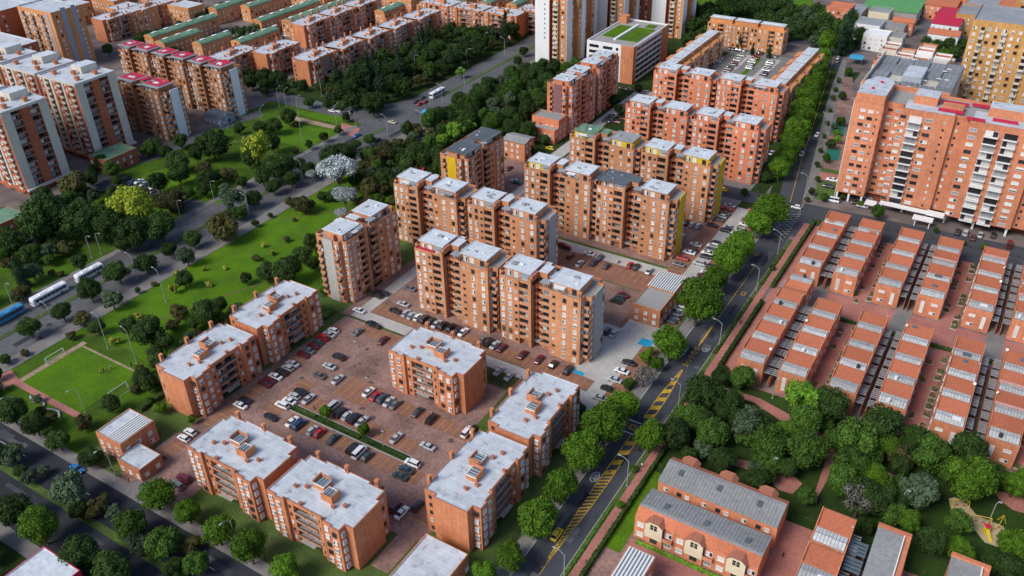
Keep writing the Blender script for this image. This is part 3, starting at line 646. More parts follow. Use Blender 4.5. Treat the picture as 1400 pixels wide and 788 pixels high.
# ---- tall left towers with cream strips
def cream_tower(loc, label, H_=36.0):
    fh = 2.57; n = 14; r = thing('striped_tower', label, 'apartment building', loc, 0, 'brown and cream striped towers')
    P = [(-26, 0), (-21, 0), (-21, 1.5), (-18, 1.5), (-18, 0), (-12.5, 0), (-12.5, 1.6), (-9.5, 1.6), (-9.5, 0), (-4, 0), (-4, 1.2), (-1.6, 1.2), (-1.6, 0), (0, 0), (0, 4), (-1.6, 4), (-1.6, 8), (-.1, 8), (-.1, 12), (-1.6, 12), (-1.6, 16), (0, 16), (0, 20), (-26, 20)]
    obj('wall', MB().prism(P, 0, H_ - 1, 0, 1).mesh('wall', ['brickbrn2', 'roofw2']), r)
    Q = [(-26, 0), (0, 0), (0, 20), (-26, 20)]
    m = MB(); m.ring(Q, .3, H_ - 1, H_ + .1, 0, 1, 1); m.prism(offset(Q, .3), H_ - 1, H_ - .5, 1, 1); obj('roof', m.mesh('roof', ['cream', 'roofw']), r)
    for y0, y1, mm in ((.05, 3.9, 'cream'), (16.1, 19.95, 'cream')): obj('cream_panel', MB().box(0, .12, y0, y1, 1.5, H_ - .9, 0).mesh('cream_panel', [mm]), r)
    for x0, x1 in ((-17.9, -16.3), (-9.4, -8.2), (-22.6, -21.1)): obj('cream_panel', MB().box(x0, x1, -.12, 0, 1, H_ - .9, 0).mesh('cream_panel', ['cream']), r)
    for v in (6.0, 14.0): balccol(r, (-1.6, 0), R90, v, fh, fh, n - 1, 3.8, 1.9, .9, 'brickbrn2', off=0, rng=rb, kinds=['curtain', 'dark', 'blind', 'half'], rail=True)
    for u, d in ((-19.5, 1.5), (-11, 1.6), (-2.8, 1.2)): balccol(r, (0, 0), 0, u, fh, fh, n - 1, 2.3, d + .8, .9, 'cream', off=-d, rng=rb)
    for u in (-14.6, -6.6, -24): wincol(r, (0, 0), 0, u, .9, fh, n, 1.1, 1.2, KW, rb)
    for u, v in ((-5, 5), (-5, 14), (-13, 9), (-20, 14), (-21, 5)): obj('chimney', chimney_mesh(1.7, 1.7, 1.6), r, (u, v, H_ - .5))
    obj('plant_room', MB().box(-17, -10, 11, 19, H_ - .5, H_ + 2.6, 0, top=1).mesh('plant_room', ['cream', 'roofw2']), r)
    ba = MB(); ba.box(.12, 1.6, -.4, 20.4, 1.9, 2.7, 0, bottom=True); ba.box(-27, .1, -1.2, -.13, 1.9, 2.6, 1, bottom=True); obj('base_canopy', ba.mesh('base_canopy', ['cream', 'brickbrn2']), r)
    return r
MT['greyblue2'] = mat('blue_grey_roof_sheet', (.20, .22, .24), .7, .16, .7, var2=.12)
MT['brickbrn2'] = brickmat('reddish_brown_brick', (.42, .13, .065), (.36, .105, .052), (.33, .13, .08))
cream_tower((-341, 166.3, 0), 'brown and cream striped tower at the left edge, nearest of its group')
cream_tower((-344, 201.5, 0), 'brown and cream striped tower behind the green-roofed gatehouse')
cream_tower((-372, 201.5, 0), 'brown and cream striped tower directly behind the gatehouse tower')
cream_tower((-369, 166.3, 0), 'brown and cream striped tower at the left edge, behind the nearest one')
cream_tower((-400, 201.5, 0), 'brown and cream striped tower farthest back at the left edge')
def slab_tower(name, label, x0, x1, y0, y1, h, fh, wall, roof, cols, ecols, cat='apartment building', win=(1.2, 1.2), balc=(), panels=(), epanels=(), group=None, z0=.9, bm='conc', kinds=KW, parap=1.0, bd=1.3, right=True):
    r = thing(name, label, cat, (x0, y0, 0), 0, group); W = x1 - x0; D = y1 - y0; n = int((h - .6) / fh)
    obj('wall', MB().prism(rect(0, W, 0, D), 0, h - parap, 0, 0).mesh('wall', [wall]), r)
    m = MB(); m.ring(rect(0, W, 0, D), .3, h - parap, h, 0, 1, 1); m.prism(rect(.3, W - .3, .3, D - .3), h - parap, h - parap + .3, 1, 1); obj('roof', m.mesh('roof', [wall, roof]), r)
    for u in cols: wincol(r, (0, 0), 0, u, z0, fh, n, win[0], win[1], kinds, rb)
    for u, wd in balc: balccol(r, (0, 0), 0, u, fh, fh, n - 1, wd, bd, .9, bm, rng=rb)
    ex, er = ((W, 0), R90) if right else ((0, D), -R90)
    for v in ecols: wincol(r, ex, er, v if right else D - v, z0, fh, n, win[0], win[1], kinds, rb)
    for a, b_, mm, hh in panels: obj('wall_panel', MB().box(a, b_, -.15, 0, 0, hh, 0).mesh('wall_panel', [mm]), r)
    for a, b_, mm, hh in epanels: obj('wall_panel', MB().box(W, W + .15, a, b_, 0, hh, 0).mesh('wall_panel', [mm]), r)
    return r
# far-left tall group
a_ = slab_tower('tower', 'tall brown tower with grey stripes in the top left, beyond the crimson roofs', -497, -466, 272, 291, 33, 2.6, 'bricktan', 'roofw', [2, 7.5, 10, 16, 19, 24], [3, 16], balc=[(4.8, 2.4), (13, 2.6), (22, 2.2)], panels=[(26, 28, 'greyblue', 32)], epanels=[(6, 9, 'greyblue', 34), (12.5, 15, 'greyblue', 34)], group='tall brown towers at the top left')
slab_tower('tower', 'tall brown tower at the top left edge, left of the grey-striped one', -540, -503, 262, 284, 31, 2.6, 'brickbrn2', 'roofw', [2, 8, 14, 20, 26, 32], [4, 16], balc=[(5, 2.4), (17, 2.6), (29, 2.2)], group='tall brown towers at the top left')
slab_tower('tower', 'brown tower at the left edge with grey balconies, below the grey-striped one', -500, -462, 240, 258, 22, 2.6, 'brickbrn2', 'roofw', [2, 8, 14, 20, 26, 32], [4, 13], balc=[(5, 2.4), (17, 2.6), (29, 2.2)], group='tall brown towers at the top left')
slab_tower('tower', 'tall brick tower rising out of the top edge, behind the long white roofs', -566, -548, 425, 440, 40, 2.6, 'bricktan', 'roofw', [2, 6, 10, 14], [3, 8, 12], panels=[(7.5, 8.5, 'cream', 38)], group='tall brown towers at the top left')
# white and brick towers, top centre
def cross_tower(x, y, h, label):
    fh = 2.6; n = int(h / fh); r = thing('white_tower', label, 'apartment building', (x, y, 0), 0, 'white and brick towers at the top centre')
    P = [(0, 0), (9, 0), (9, 3), (11.8, 3), (11.8, -1.2), (15, -1.2), (15, 0), (19.5, 0), (19.5, 6.5), (17, 6.5), (17, 14), (19.5, 14), (19.5, 22), (0, 22)]
    obj('wall', MB().prism(P, 0, h, 0, 1).mesh('wall', ['bricktan', 'roofw']), r)
    obj('white_panel', MB().box(.02, 8.9, -.2, 0, 0, h + 1, 0).mesh('white_panel', ['white']), r)
    obj('white_panel', MB().box(19.5, 19.7, .1, 6.4, 0, h + 1, 0).mesh('white_panel', ['white']), r)
    obj('white_panel', MB().box(19.5, 19.7, 17.5, 21.9, 0, h + 1, 0).mesh('white_panel', ['white']), r)
    obj('brown_strip', MB().box(9, 9.15, .05, 2.9, 0, h, 0).mesh('brown_strip', ['brickbrn']), r)
    balccol(r, (0, 0), 0, 13.4, fh, fh, n - 1, 3.0, .7, .9, 'cream', off=1.2, rng=rb); wincol(r, (0, 0), 0, 17.3, .9, fh, n, 1.6, 1.2, KW, rb)
    for v in (8.5, 11.8): wincol(r, (17, 0), R90, v, .9, fh, n, 1.3, 1.2, KW, rb)
    wincol(r, (19.5, 0), R90, 15.8, .9, fh, n, 1.3, 1.2, KW, rb)
    for i in range(8): obj('window', win_mesh('dark', .7, .6, .05), r, (6.2, -.2, h - 4 - i * fh))
    m = MB(); m.box(3, 9, 4, 10, h, h + 3, 0, top=1); m.tube((12, 8, h), (12, 8, h + 4.5), 1.3, n=10, mi=1); obj('roof_tank', m.mesh('roof_tank', ['white', 'roofw']), r)
    return r
cross_tower(-240.5, 411.5, 37, 'white and brick tower nearest the wood, with small dark slots in its white wall')
cross_tower(-247, 440, 52, 'white and brick tower between the two white walls, half hidden')
cross_tower(-232, 466, 52, 'white and brick tower behind the green-roofed office')
cross_tower(-205, 490, 52, 'white and brick tower rightmost of the group, next to the dark wood')
slab_tower('brown_tower', 'dark brown tower between the white towers above the green roof', -224, -206, 493, 508, 50, 2.6, 'brickbrn2', 'roofw', [2, 6, 10, 14], [3, 8, 12])
# green-roofed office
def office():
    r = thing('office_building', 'white office building with two lawns on its roof and brick ends', 'office building', (-205, 405, 0))
    W, D, h = 27, 46, 19
    obj('wall', MB().prism(rect(0, W, 0, D), 0, h, 0, 0).mesh('wall', ['white']), r)
    m = MB(); m.ring(rect(0, W, 0, D), .5, h, h + .9, 0, 0, 0); m.prism(rect(.5, W - .5, .5, D - .5), h, h + .2, 1, 1); obj('roof', m.mesh('roof', ['white', 'conc']), r)
    obj('roof_lawn', MB().box(3, 11, 12, 34, h + .2, h + .5, 0).mesh('roof_lawn', [GB]), r)
    obj('roof_lawn', MB().box(13.5, 24, 10, 34, h + .2, h + .5, 0).mesh('roof_lawn', [GB]), r)
    obj('roof_lawn', MB().box(17, 22, 36, 42, h + .2, h + .5, 0).mesh('roof_lawn', [GB]), r)
    obj('roof_path', MB().box(11.6, 12.9, 8, 38, h + .2, h + 1.1, 0).mesh('roof_path', ['white']), r)
    obj('stair_head', MB().box(1, 5, 38, 43, h + .2, h + 4, 0).mesh('stair_head', ['brick']), r)
    obj('brick_panel', MB().box(20, W + .2, -.25, 0, 0, h + 1, 0).mesh('brick_panel', ['brick']), r)
    obj('brick_panel', MB().box(W, W + .25, 0, 3.5, 0, h + 1, 0).mesh('brick_panel', ['brick']), r)
    obj('brick_panel', MB().box(W, W + .25, 36, D, 0, h + 1, 0).mesh('brick_panel', ['brick']), r)
    for i in range(6):
        z = 1.6 + i * 3.0
        b_ = MB(); b_.box(W + .02, W + .12, 3.7, 35.8, z, z + 1.7, 0); obj('ribbon_window', b_.mesh('ribbon_window', ['glass']), r)
        s_ = MB(); s_.box(W + .02, W + .55, 3.6, 35.9, z - .5, z - .15, 0, bottom=True)
        for t in range(7): s_.box(W + .12, W + .2, 3.7 + t * 5.3, 3.8 + t * 5.3, z, z + 1.7, 0)
        obj('sunshade', s_.mesh('sunshade', ['white']), r)
        for x0, x1 in ((1.5, 7.0), (9.5, 15.0), (17, 18.4)): obj('ribbon_window', MB().box(x0, x1, -.08, 0, z, z + 1.5, 0).mesh('ribbon_window', ['glass']), r)
office()
# court blocks behind the sixth row
def court_chain(x, y, n, rz, label, grp, fl=5, U=13.5):
    for i in range(n):
        c, s = round(math.cos(rz)), round(math.sin(rz))
        r = thing('court_block', label % ORD[i], 'apartment building', (x + c * i * U, y + s * i * U, 0), rz, grp)
        h = fl * 2.5
        P = [(0, 0), (U * .42, 0), (U * .42, 1.5), (U * .66, 1.5), (U * .66, 0), (U - .1, 0), (U - .1, 10), (U * .6, 12), (0, 12)]
        m = MB(); m.prism(P, 0, h, 0, 0); m.box(.5, U * .55, 8.5, 12.3, h, h + .9, 0); obj('wall', m.mesh('wall', ['bricktan']), r)
        m = MB(); m.box(.3, U - 1.4, 3.2, 8.4, h, h + 2.3, 0, top=1); m.box(.1, U - 1.1, 2.9, 8.7, h + 2.3, h + 2.5, 1, bottom=True); m.box(1.5, U - 3, 5, 5.3, h + 2.5, h + 2.7, 2)
        m.face([(0, 8.7, h + 1.8), (U * .7, 8.7, h + 1.8), (U * .7, 12.2, h + .3), (0, 12.2, h + .3)], 3); obj('roof', m.mesh('roof', ['bricktan', 'roofw2', 'frame', 'tile']), r)
        for u in (1.3, 3.9, U - 3.2, U - 1.3): wincol(r, (0, 0), 0, u, .9, 2.5, fl, 1.1, 1.25, KW, rb)
        balccol(r, (0, 0), 0, U * .54, 2.5, 2.5, fl - 1, 3.0, 1.4, .85, 'bricktan', off=-1.5, rng=rb)
        if rz: wincol(r, (0, 12), -R90, 6, .9, 2.5, fl, 1.1, 1.25, KW, rb); wincol(r, (0, 12), -R90, 9, .9, 2.5, fl, 1.1, 1.25, KW, rb)
        else:
            for v in (3, 7): wincol(r, (U - .1, 0), R90, v, .9, 2.5, fl, 1.1, 1.25, KW, rb)
GC = 'low blocks round the inner car court'
court_chain(-169, 489, 3, 0, 'ochre low block across the far end of the inner car court, %s from the left', GC, U=15)
court_chain(-151.5, 401, 5, R90, 'low block along the left side of the inner car court, %s from the near end', GC)
court_chain(-95, 396, 5, R90, 'low block along the right side of the inner car court, %s from the near end', GC)
# ---- big orange tower on the right
def big_tower():
    r = thing('orange_slab_tower', 'huge orange brick slab tower with white balcony bands, on the right', 'apartment building', (-53, 325.5, 0))
    fh = 2.75; h = 41; g = 3.6; n = 13
    P = [(0, 0), (10.5, 0), (10.5, 4.5), (16.5, 4.5), (16.5, .8), (34.5, .8), (34.5, 2.4), (39.5, 2.4), (39.5, -.6), (62, -.6), (62, 1.2), (68, 1.2), (68, -.6), (90, -.6), (90, 19), (0, 22)]
    m = MB(); m.prism(P, g, h - 1, 0, 1)
    obj('wall', m.mesh('wall', ['brickhse', 'conc']), r)
    m = MB(); m.ring(P, .35, h - 1, h, 0, 0, 1); obj('parapet', m.mesh('parapet', ['brickhse', 'trim']), r)
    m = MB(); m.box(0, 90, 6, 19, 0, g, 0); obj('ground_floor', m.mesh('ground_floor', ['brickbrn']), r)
    for x in (.6, 5, 9.8, 17.2, 25, 33.6, 40.2, 50, 61, 69, 80): obj('column', MB().box(-.35, .35, -.35, .35, 0, g, 0).mesh('column', ['white']) if 'bc' not in _wc else _wc['bc'], r, (x, 1.6 if 34 > x > 11 else .6, 0))
    m = MB(); m.prism([(.2, .4), (10.3, .4), (10.3, 16), (8.5, 21), (3.0, 21), (.2, 15)], h, h + 3.2, 0, 1); m.box(4, 5, 6, 7, h + 3.2, h + 3.7, 2); m.box(5.5, 6.5, 14, 15, h + 3.2, h + 3.7, 2); obj('roof_wing', m.mesh('roof_wing', ['brickhse', 'roofw', 'redroof']), r)
    tr = MB(); tr.box(17, 34, 3, 12, h - 1, h - .6, 1); tr.box(40, 61, 1, 12, h - 1, h - .55, 1); tr.box(19, 27, 9, 17, h - 1, h + 2.6, 0, top=1); tr.box(29, 36, 6, 11, h - 1, h + 1.2, 0, top=0); tr.box(44, 56, 8, 15, h - 1, h + 2.8, 0, top=1); tr.box(60, 68, 5, 12, h - 1, h + 2.6, 0, top=1)
    for a, b_, y_ in ((28, 36.5, 5.2), (38, 44, 1.0), (38, 62, 15.5), (28, 37, 14), (46, 54, 4)): tr.box(a, b_, y_, y_ + .5, h - .4, h + .6, 2)
    obj('terrace', tr.mesh('terrace', ['brickhse', 'roofw', 'redroof']), r)
    z0 = g + .7
    def wc(u, w_, hh, off, kk=KW, skip=()): wincol(r, (0, 0), 0, u, z0 + (.4 if hh < 1 else 0), fh, n, w_, hh, kk, rb, off, skip=skip)
    wc(3.6, 1.9, 1.1, 0); wc(6.4, 1.9, 1.1, 0); wc(8.8, .6, .6, 0, KS); wc(12.3, 1.6, .9, -4.5); wc(15, 1.6, .9, -4.5)
    wc(17.6, 2.0, 1.1, -.8); wc(26.4, 2.4, 1.2, -.8); wc(31.6, .7, .7, -.8, KS); wc(35.8, .8, .8, -2.4, KS)
    wc(41.2, 2.4, 1.2, .6); wc(58.8, 2.4, 1.2, .6); wc(63.5, .8, .8, -1.2, KS); wc(66.5, .8, .8, -1.2, KS); wc(70, 2.4, 1.2, .6); wc(86, 2.4, 1.2, .6)
    for u, off in ((21.8, -.8), (47.2, .6), (53.2, .6), (75, .6), (81, .6)): balccol(r, (0, 0), 0, u, g, fh, n, 4.6, 1.5, .38, 'white', off=off, rng=rb, dw=4.2, kinds=['dark', 'blind', 'half', 'half2', 'blind', 'dark', 'curtain'])
    for v in (2.5,): wincol(r, (10.5, 0), R90, v, z0, fh, n, 1.2, 1.0, KW, rb)
    obj('corner_strip', MB().box(-.25, 0, 0, 22, 0, h + .5, 0).mesh('corner_strip', ['cream']), r)
    b_ = MB(); b_.box(17, 36, -2.6, -.2, 3.2, 3.8, 0, bottom=True); b_.box(34, 40, -4, -.8, 3.7, 4.5, 0, bottom=True)
    b_.box(12, 16, -5, -1, 3.0, 3.4, 0, bottom=True); b_.box(30, 37, -8, -4.5, 2.8, 3.3, 0, bottom=True)
    for x in (31, 36): b_.box(x, x + .3, -7.5, -7.2, 0, 2.8, 0)
    obj('entrance_canopy', b_.mesh('entrance_canopy', ['white']), r)
big_tower()
def grey_roof_building():
    r = thing('grey_roofed_building', 'broad building under panelled grey roofs directly behind the orange slab tower', 'building', (-55, 350, 0))
    W, D, h = 31, 42, 37.5
    obj('wall', MB().prism(rect(0, W, 0, D), 0, h, 0, 0).mesh('wall', ['cream']), r)
    m = MB()
    for i in range(5):
        for j in range(4):
            if (i, j) in ((1, 1), (3, 1)): continue
            x0, y0 = i * W / 5, j * D / 4; zz = h + .8 + .5 * ((i + j) % 2)
            m.box(x0 + .15, x0 + W / 5 - .15, y0 + .15, y0 + D / 4 - .15, h, zz, 0)
            for q in range(1, 5): m.box(x0 + .3, x0 + W / 5 - .3, y0 + q * D / 20, y0 + q * D / 20 + .12, zz, zz + .12, 1)
    for x_ in range(1, 16): m.box(x_ * 2 - .05, x_ * 2 + .05, .2, D - .2, h + 1.42, h + 1.5, 1)
    obj('roof', m.mesh('roof', ['greyblue2', 'roofg']), r)
    for q in range(9): obj('roof_light', MB().box(0, 1.6, 0, .5, h + 1.35, h + 1.6, 0).mesh('roof_light', ['white']), r, (rb.uniform(1, 28), rb.uniform(1, 40), 0))
    obj('lantern', MB().box(12, 19, 12, 26, h, h + 3.5, 0).mesh('lantern', ['roofw']), r)
    obj('brick_screen', MB().box(-.2, W + .4, -3, -.2, h - 10, h + 3.5, 0).mesh('brick_screen', ['brickhse']), r)
    obj('cream_strip', MB().box(-.6, -.2, -3, D, 0, h + 3.2, 0).mesh('cream_strip', ['cream']), r)
grey_roof_building()
def terrace_building():
    r = thing('terraced_building', 'pale building with stepped pink terraces behind the panelled grey roofs', 'building', (-60, 393, 0))
    obj('wall', MB().prism(rect(0, 30, 0, 26), 0, 33, 0, 0).mesh('wall', ['cream']), r)
    rr = random.Random(4)
    for i in range(4):
        for j in range(4):
            if rr.random() < .15: continue
            hh = rr.choice((1.5, 3, 4.5)); x, y_ = i * 7.4 + .3, j * 6.4 + .3
            m = MB(); m.box(x, x + 6.6, y_, y_ + 5.6, 33, 33 + hh, 0, top=1); m.ring(rect(x, x + 6.6, y_, y_ + 5.6), .25, 33 + hh, 33.8 + hh, 0, 0, 0)
            obj('terrace', m.mesh('terrace', [rr.choice(['cream', 'white', 'brick']), rr.choice(['tile', 'trim', 'cream', 'roofw'])]), r)
            obj('window', win_mesh('dark', 1.4, 1.0), r, (x + 3.3, y_, 33.1))
terrace_building()
slab_tower('ochre_tower', 'very tall ochre brick tower filled with small windows, top right corner', -26, 45, 399, 425, 56, 2.7, 'brickyel', 'roofg', [1.5, 6.8, 9.6, 15.4, 18.2, 26, 28.8, 36.2, 39, 41.8, 44.6, 51.5, 55, 62, 66], [], balc=[(4.4, 1.8), (12.5, 2.2), (22, 2.4), (33, 2.2), (48, 2.2), (59, 2.2)], bm='cream', bd=1.0, win=(1.3, 1.2))
slab_tower('ochre_tower', 'ochre brick tower wing rising behind the tall ochre tower', -14, 45, 440, 462, 58, 2.7, 'brickyel', 'roofg', [3, 8, 14, 20, 26, 32, 38, 44, 50, 56], [], bm='cream')
# ================================================================ TOWNHOUSES
def house_proto(mirror, end):
    k = ('house', mirror, end)
    if k in _wc: return _wc[k]
    L = 7.6 if mirror else None; W = 7.6
    m = MB(L); m.prism(rect(0, W, 0, 10.2), 0, 7.1, 0, 0)
    for x in (0, W - .22): 
        m.box(x, x + .22, 4.5, 10.2, 7.1, 8.55 if x == 0 else 8.35, 0)
        m.box(x, x + .22, .1, 4.5, 7.1, 7.75, 0)
    m.box(.22, W - .22, 4.5, 4.7, 7.1, 7.75, 0); m.box(.22, W - .22, 10.0, 10.2, 7.1, 8.1, 0); m.box(.22, W - .22, 0, .22, 7.1, 7.5, 0)
    wall = m.mesh('wall', ['brickhse'])
    m = MB(L)
    def slope(x0, x1, y0, y1, za, zb, mi): m.face([(x0, y0, za), (x1, y0, za), (x1, y1, zb), (x0, y1, zb)], mi)
    n = 14
    for i in range(n):                                     # rounded tile courses
        y0 = 4.55 + i * 5.5 / n; y1 = y0 + 5.5 / n; za = 7.85 + i * .3 / n
        slope(.25, W - .25, y0, y1, za + .07, za + .3 / n, 0); m.face([(.25, y0, za), (W - .25, y0, za), (W - .25, y0, za + .07), (.25, y0, za + .07)], 1)
    m.box(.1, W - .1, 9.95, 10.3, 8.0, 8.3, 1); tiles = m.mesh('tiled_roof', ['tile', 'trim'])
    m = MB(L)
    for i in range(9):
        x0 = .35 + i * (W - .7) / 9; x1 = x0 + (W - .7) / 9
        m.face([(x0 + .04, .35, 7.55), (x1 - .04, .35, 7.55), (x1 - .04, 2.4, 8.1), (x0 + .04, 2.4, 8.1)], 0)
        m.face([(x0 + .04, 2.4, 8.1), (x1 - .04, 2.4, 8.1), (x1 - .04, 4.4, 7.8), (x0 + .04, 4.4, 7.8)], 0)
        m.box(x0 - .03, x0 + .03, .3, 4.4, 7.4, 7.62, 1)
    m.box(.3, W - .3, 2.3, 2.5, 8.08, 8.2, 1, bottom=True); m.box(.25, W - .25, .2, .34, 7.2, 7.5, 1); sky_ = m.mesh('skylight', ['skyl', 'metal'])
    m = MB(L)
    for i in range(11):
        y = .6 + i * .82; m.box(W + .05, W + 2.0, y, y + .42, 4.6 + .6 * (i // 4 % 2), 4.68 + .6 * (i // 4 % 2), 0, bottom=True)
    m.box(W + 1.85, W + 2.0, .4, 9.6, 4.3, 4.55, 1); m.box(W + 1.0, W + 1.1, .4, 9.6, 4.3, 4.55, 1)
    m.box(W + 1.86, W + 1.99, .1, 10.1, 0, 3.2, 2); canopy = m.mesh('patio_canopy', ['roofg', 'rail', 'brickhse'])
    r = obj('proto', None); COL.objects.unlink(r)
    r = bpy.data.objects.new('townhouse', None)
    parts = [('wall', wall, (0, 0, 0), 0), ('tiled_roof', tiles, (0, 0, 0), 0), ('skylight', sky_, (0, 0, 0), 0), ('patio_canopy', canopy, (0, 0, 0), 0)]
    X = (lambda x: W - x) if mirror else (lambda x: x)
    if end:
        parts += [('tall_window', win_mesh('curtain', 1.1, 4.2, .12), (X(5.6), 0, 1.2), 0), ('window', win_mesh('curtain', 1.9, .85, .12), (X(2.2), 0, 4.6), 0), ('window', win_mesh('half', 1.9, .85, .12), (X(2.2), 0, 1.4), 0)]
    ox = X(0)
    for v, z in ((3, 1.2), (7, 1.2), (2.5, 4.3), (7.5, 4.3)):
        parts.append(('window', win_mesh('half' if v < 3 else 'curtain', 1.2, 1.2), (X(W) if False else ox, v, z), -R90 if not mirror else R90))
    parts.append(('satellite_dish', None, (X(6.2), 4.2, 7.9), 0)) if False else None
    _wc[k] = parts; return parts
def house(x, y, mirror, end, label, rz=0.0, grp='terracotta roofed townhouses of the estate'):
    r = thing('townhouse', label, 'house', (x, y, 0), rz, grp)
    for nm, me, lo, rr in house_proto(mirror, end): obj(nm, me, r, lo, rr)
    q = rhs.random(); X = (lambda v: 7.6 - v) if mirror else (lambda v: v)
    if q < .22: obj('water_tank', tank_mesh(rhs.random() < .5), r, (X(rhs.uniform(1, 6.5)), rhs.uniform(.8, 1.6), 7.9))
    elif q < .42: obj('roof_patch', MB().box(-1.1, 1.1, -.8, .8, 0, .12, 0).mesh('roof_patch', [rhs.choice(['roofg', 'white', 'roofd', 'tile'])]), r, (X(rhs.uniform(1.6, 6)), rhs.uniform(1.2, 3.2), 8.1))
    elif q < .52: obj('roof_hatch', MB().box(-.6, .6, -.5, .5, 0, .5, 0).mesh('roof_hatch', ['glassb']), r, (X(rhs.uniform(1.6, 6)), rhs.uniform(6, 9), 8.0))
    elif q < .62: obj('parapet', MB().box(.1, 7.5, 4.25, 4.5, 7.9, 8.5, 0).mesh('parapet', ['pinkp']), r)
    if rhs.random() < .3: obj('satellite_dish', dish_mesh(), r, (X(7.3), rhs.uniform(4.6, 9.5), 8.3), rhs.uniform(0, 6))
    return r
rhs = random.Random(91); MT['pinkp'] = mat('pink_parapet_paint', (.50, .27, .24), .85, .1, 1)
def tank_mesh(dk):
    k = ('tank', dk)
    if k not in _wc: _wc[k] = MB().tube((0, 0, 0), (0, 0, 1.0), .5, .46, 10).mesh('water_tank', ['rail' if dk else 'frame'])
    return _wc[k]
def dish_mesh():
    if 'dish' not in _wc:
        m = MB(); m.tube((0, 0, -.3), (0, 0, .4), .04, n=5, mi=1); m.tube((0, 0, .4), (.12, 0, .5), .1, .42, 10, 0, cap=False); m.tube((.12, 0, .5), (.13, 0, .51), .42, .40, 10, 0); _wc['dish'] = m.mesh('satellite_dish', ['frame', 'metal'])
    return _wc['dish']
CX = [-49.3, -37.5, -24.0, -11.3, 2.7, 15.5, 29.0, 41.6]
for bi, (ys, nm) in enumerate((([257.9, 268.1, 278.3, 288.5], 'upper'), ([198.4, 208.6, 218.8, 229.0], 'lower'))):
    for ci, x in enumerate(CX):
        for yi, y in enumerate(ys):
            lb = 'townhouse, %s block, %s column from street, %s from park end' % (nm, ORD[ci], ORD[yi])
            if bi == 0 and yi == 3: lb = 'townhouse beside the tower forecourt, top of the %s column from street' % ORD[ci]
            if yi == 0: lb = 'end townhouse with white windows, %s block, %s column from street' % (nm, ORD[ci])
            house(x, y, ci % 2 == 1, yi == 0, lb)
house(-41.4, 250.6, False, False, 'single townhouse with long skylight standing between the two blocks, near the street', math.pi)
for i, y in enumerate((143.0, 131.4, 119.8)): house(-13.5, y, False, False, 'townhouse of the small column right of the grey-roofed terraces, %s from park' % ORD[i])
# flat grey roofed annexes bottom right
def grey_annex(x0, x1, y0, y1, label, h=8.0):
    r = thing('annexe', label, 'house', (x0, y0, 0)); W = x1 - x0; D = y1 - y0
    obj('wall', MB().prism(rect(0, W, 0, D), 0, h - .3, 0, 0).mesh('wall', ['brickhse']), r)
    m = MB(); m.box(-.1, W * .8, -.1, D - 1, h - .3, h + .05, 0)
    for i in range(int(D / .8)): m.box(-.05, W * .8 - .05, i * .8, i * .8 + .08, h + .05, h + .12, 0)
    m.face([(W * .8, 0, h - .2), (W + .2, 0, h - 1.2), (W + .2, D * .8, h - 1.2), (W * .8, D * .8, h - .2)], 1); m.box(-.2, W, D - 1, D, h - .3, h + .5, 2, top=1); m.box(W * .78, W * .8 + .1, -.1, D - 1, h, h + .3, 3)
    obj('roof', m.mesh('roof', ['rooffib', 'tile', 'brickhse', 'white']), r)
    for v in range(3, int(D) - 1, 5): obj('window', win_mesh('curtain', 1.3, 1.2), r, (W, v, 4), R90)
    return r
grey_annex(-1.3, 5.6, 118, 155, 'long flat grey roofed annexe right of the small townhouse column')
grey_annex(14, 21.5, 120, 154.5, 'flat grey roofed annexe at the bottom edge, below the sand playground')
for i in range(5):
    m = MB()
    for q in range(4): m.box(0, 3.6, q * 1.1, q * 1.1 + .8, 5.2 + .4 * (i % 2), 5.3 + .4 * (i % 2), 0, bottom=True)
    m.box(.2, .3, 0, 4.4, 0, 5.2, 1); m.box(3.3, 3.4, 0, 4.4, 0, 5.2, 1)
    thing('glazed_canopy', 'glazed patio canopy left of the long flat annexe, %s from the park' % ORD[i], 'canopy', (-5.6, 146 - i * 5.6, 0), me=m.mesh('glazed_canopy', ['glassb', 'metal']))
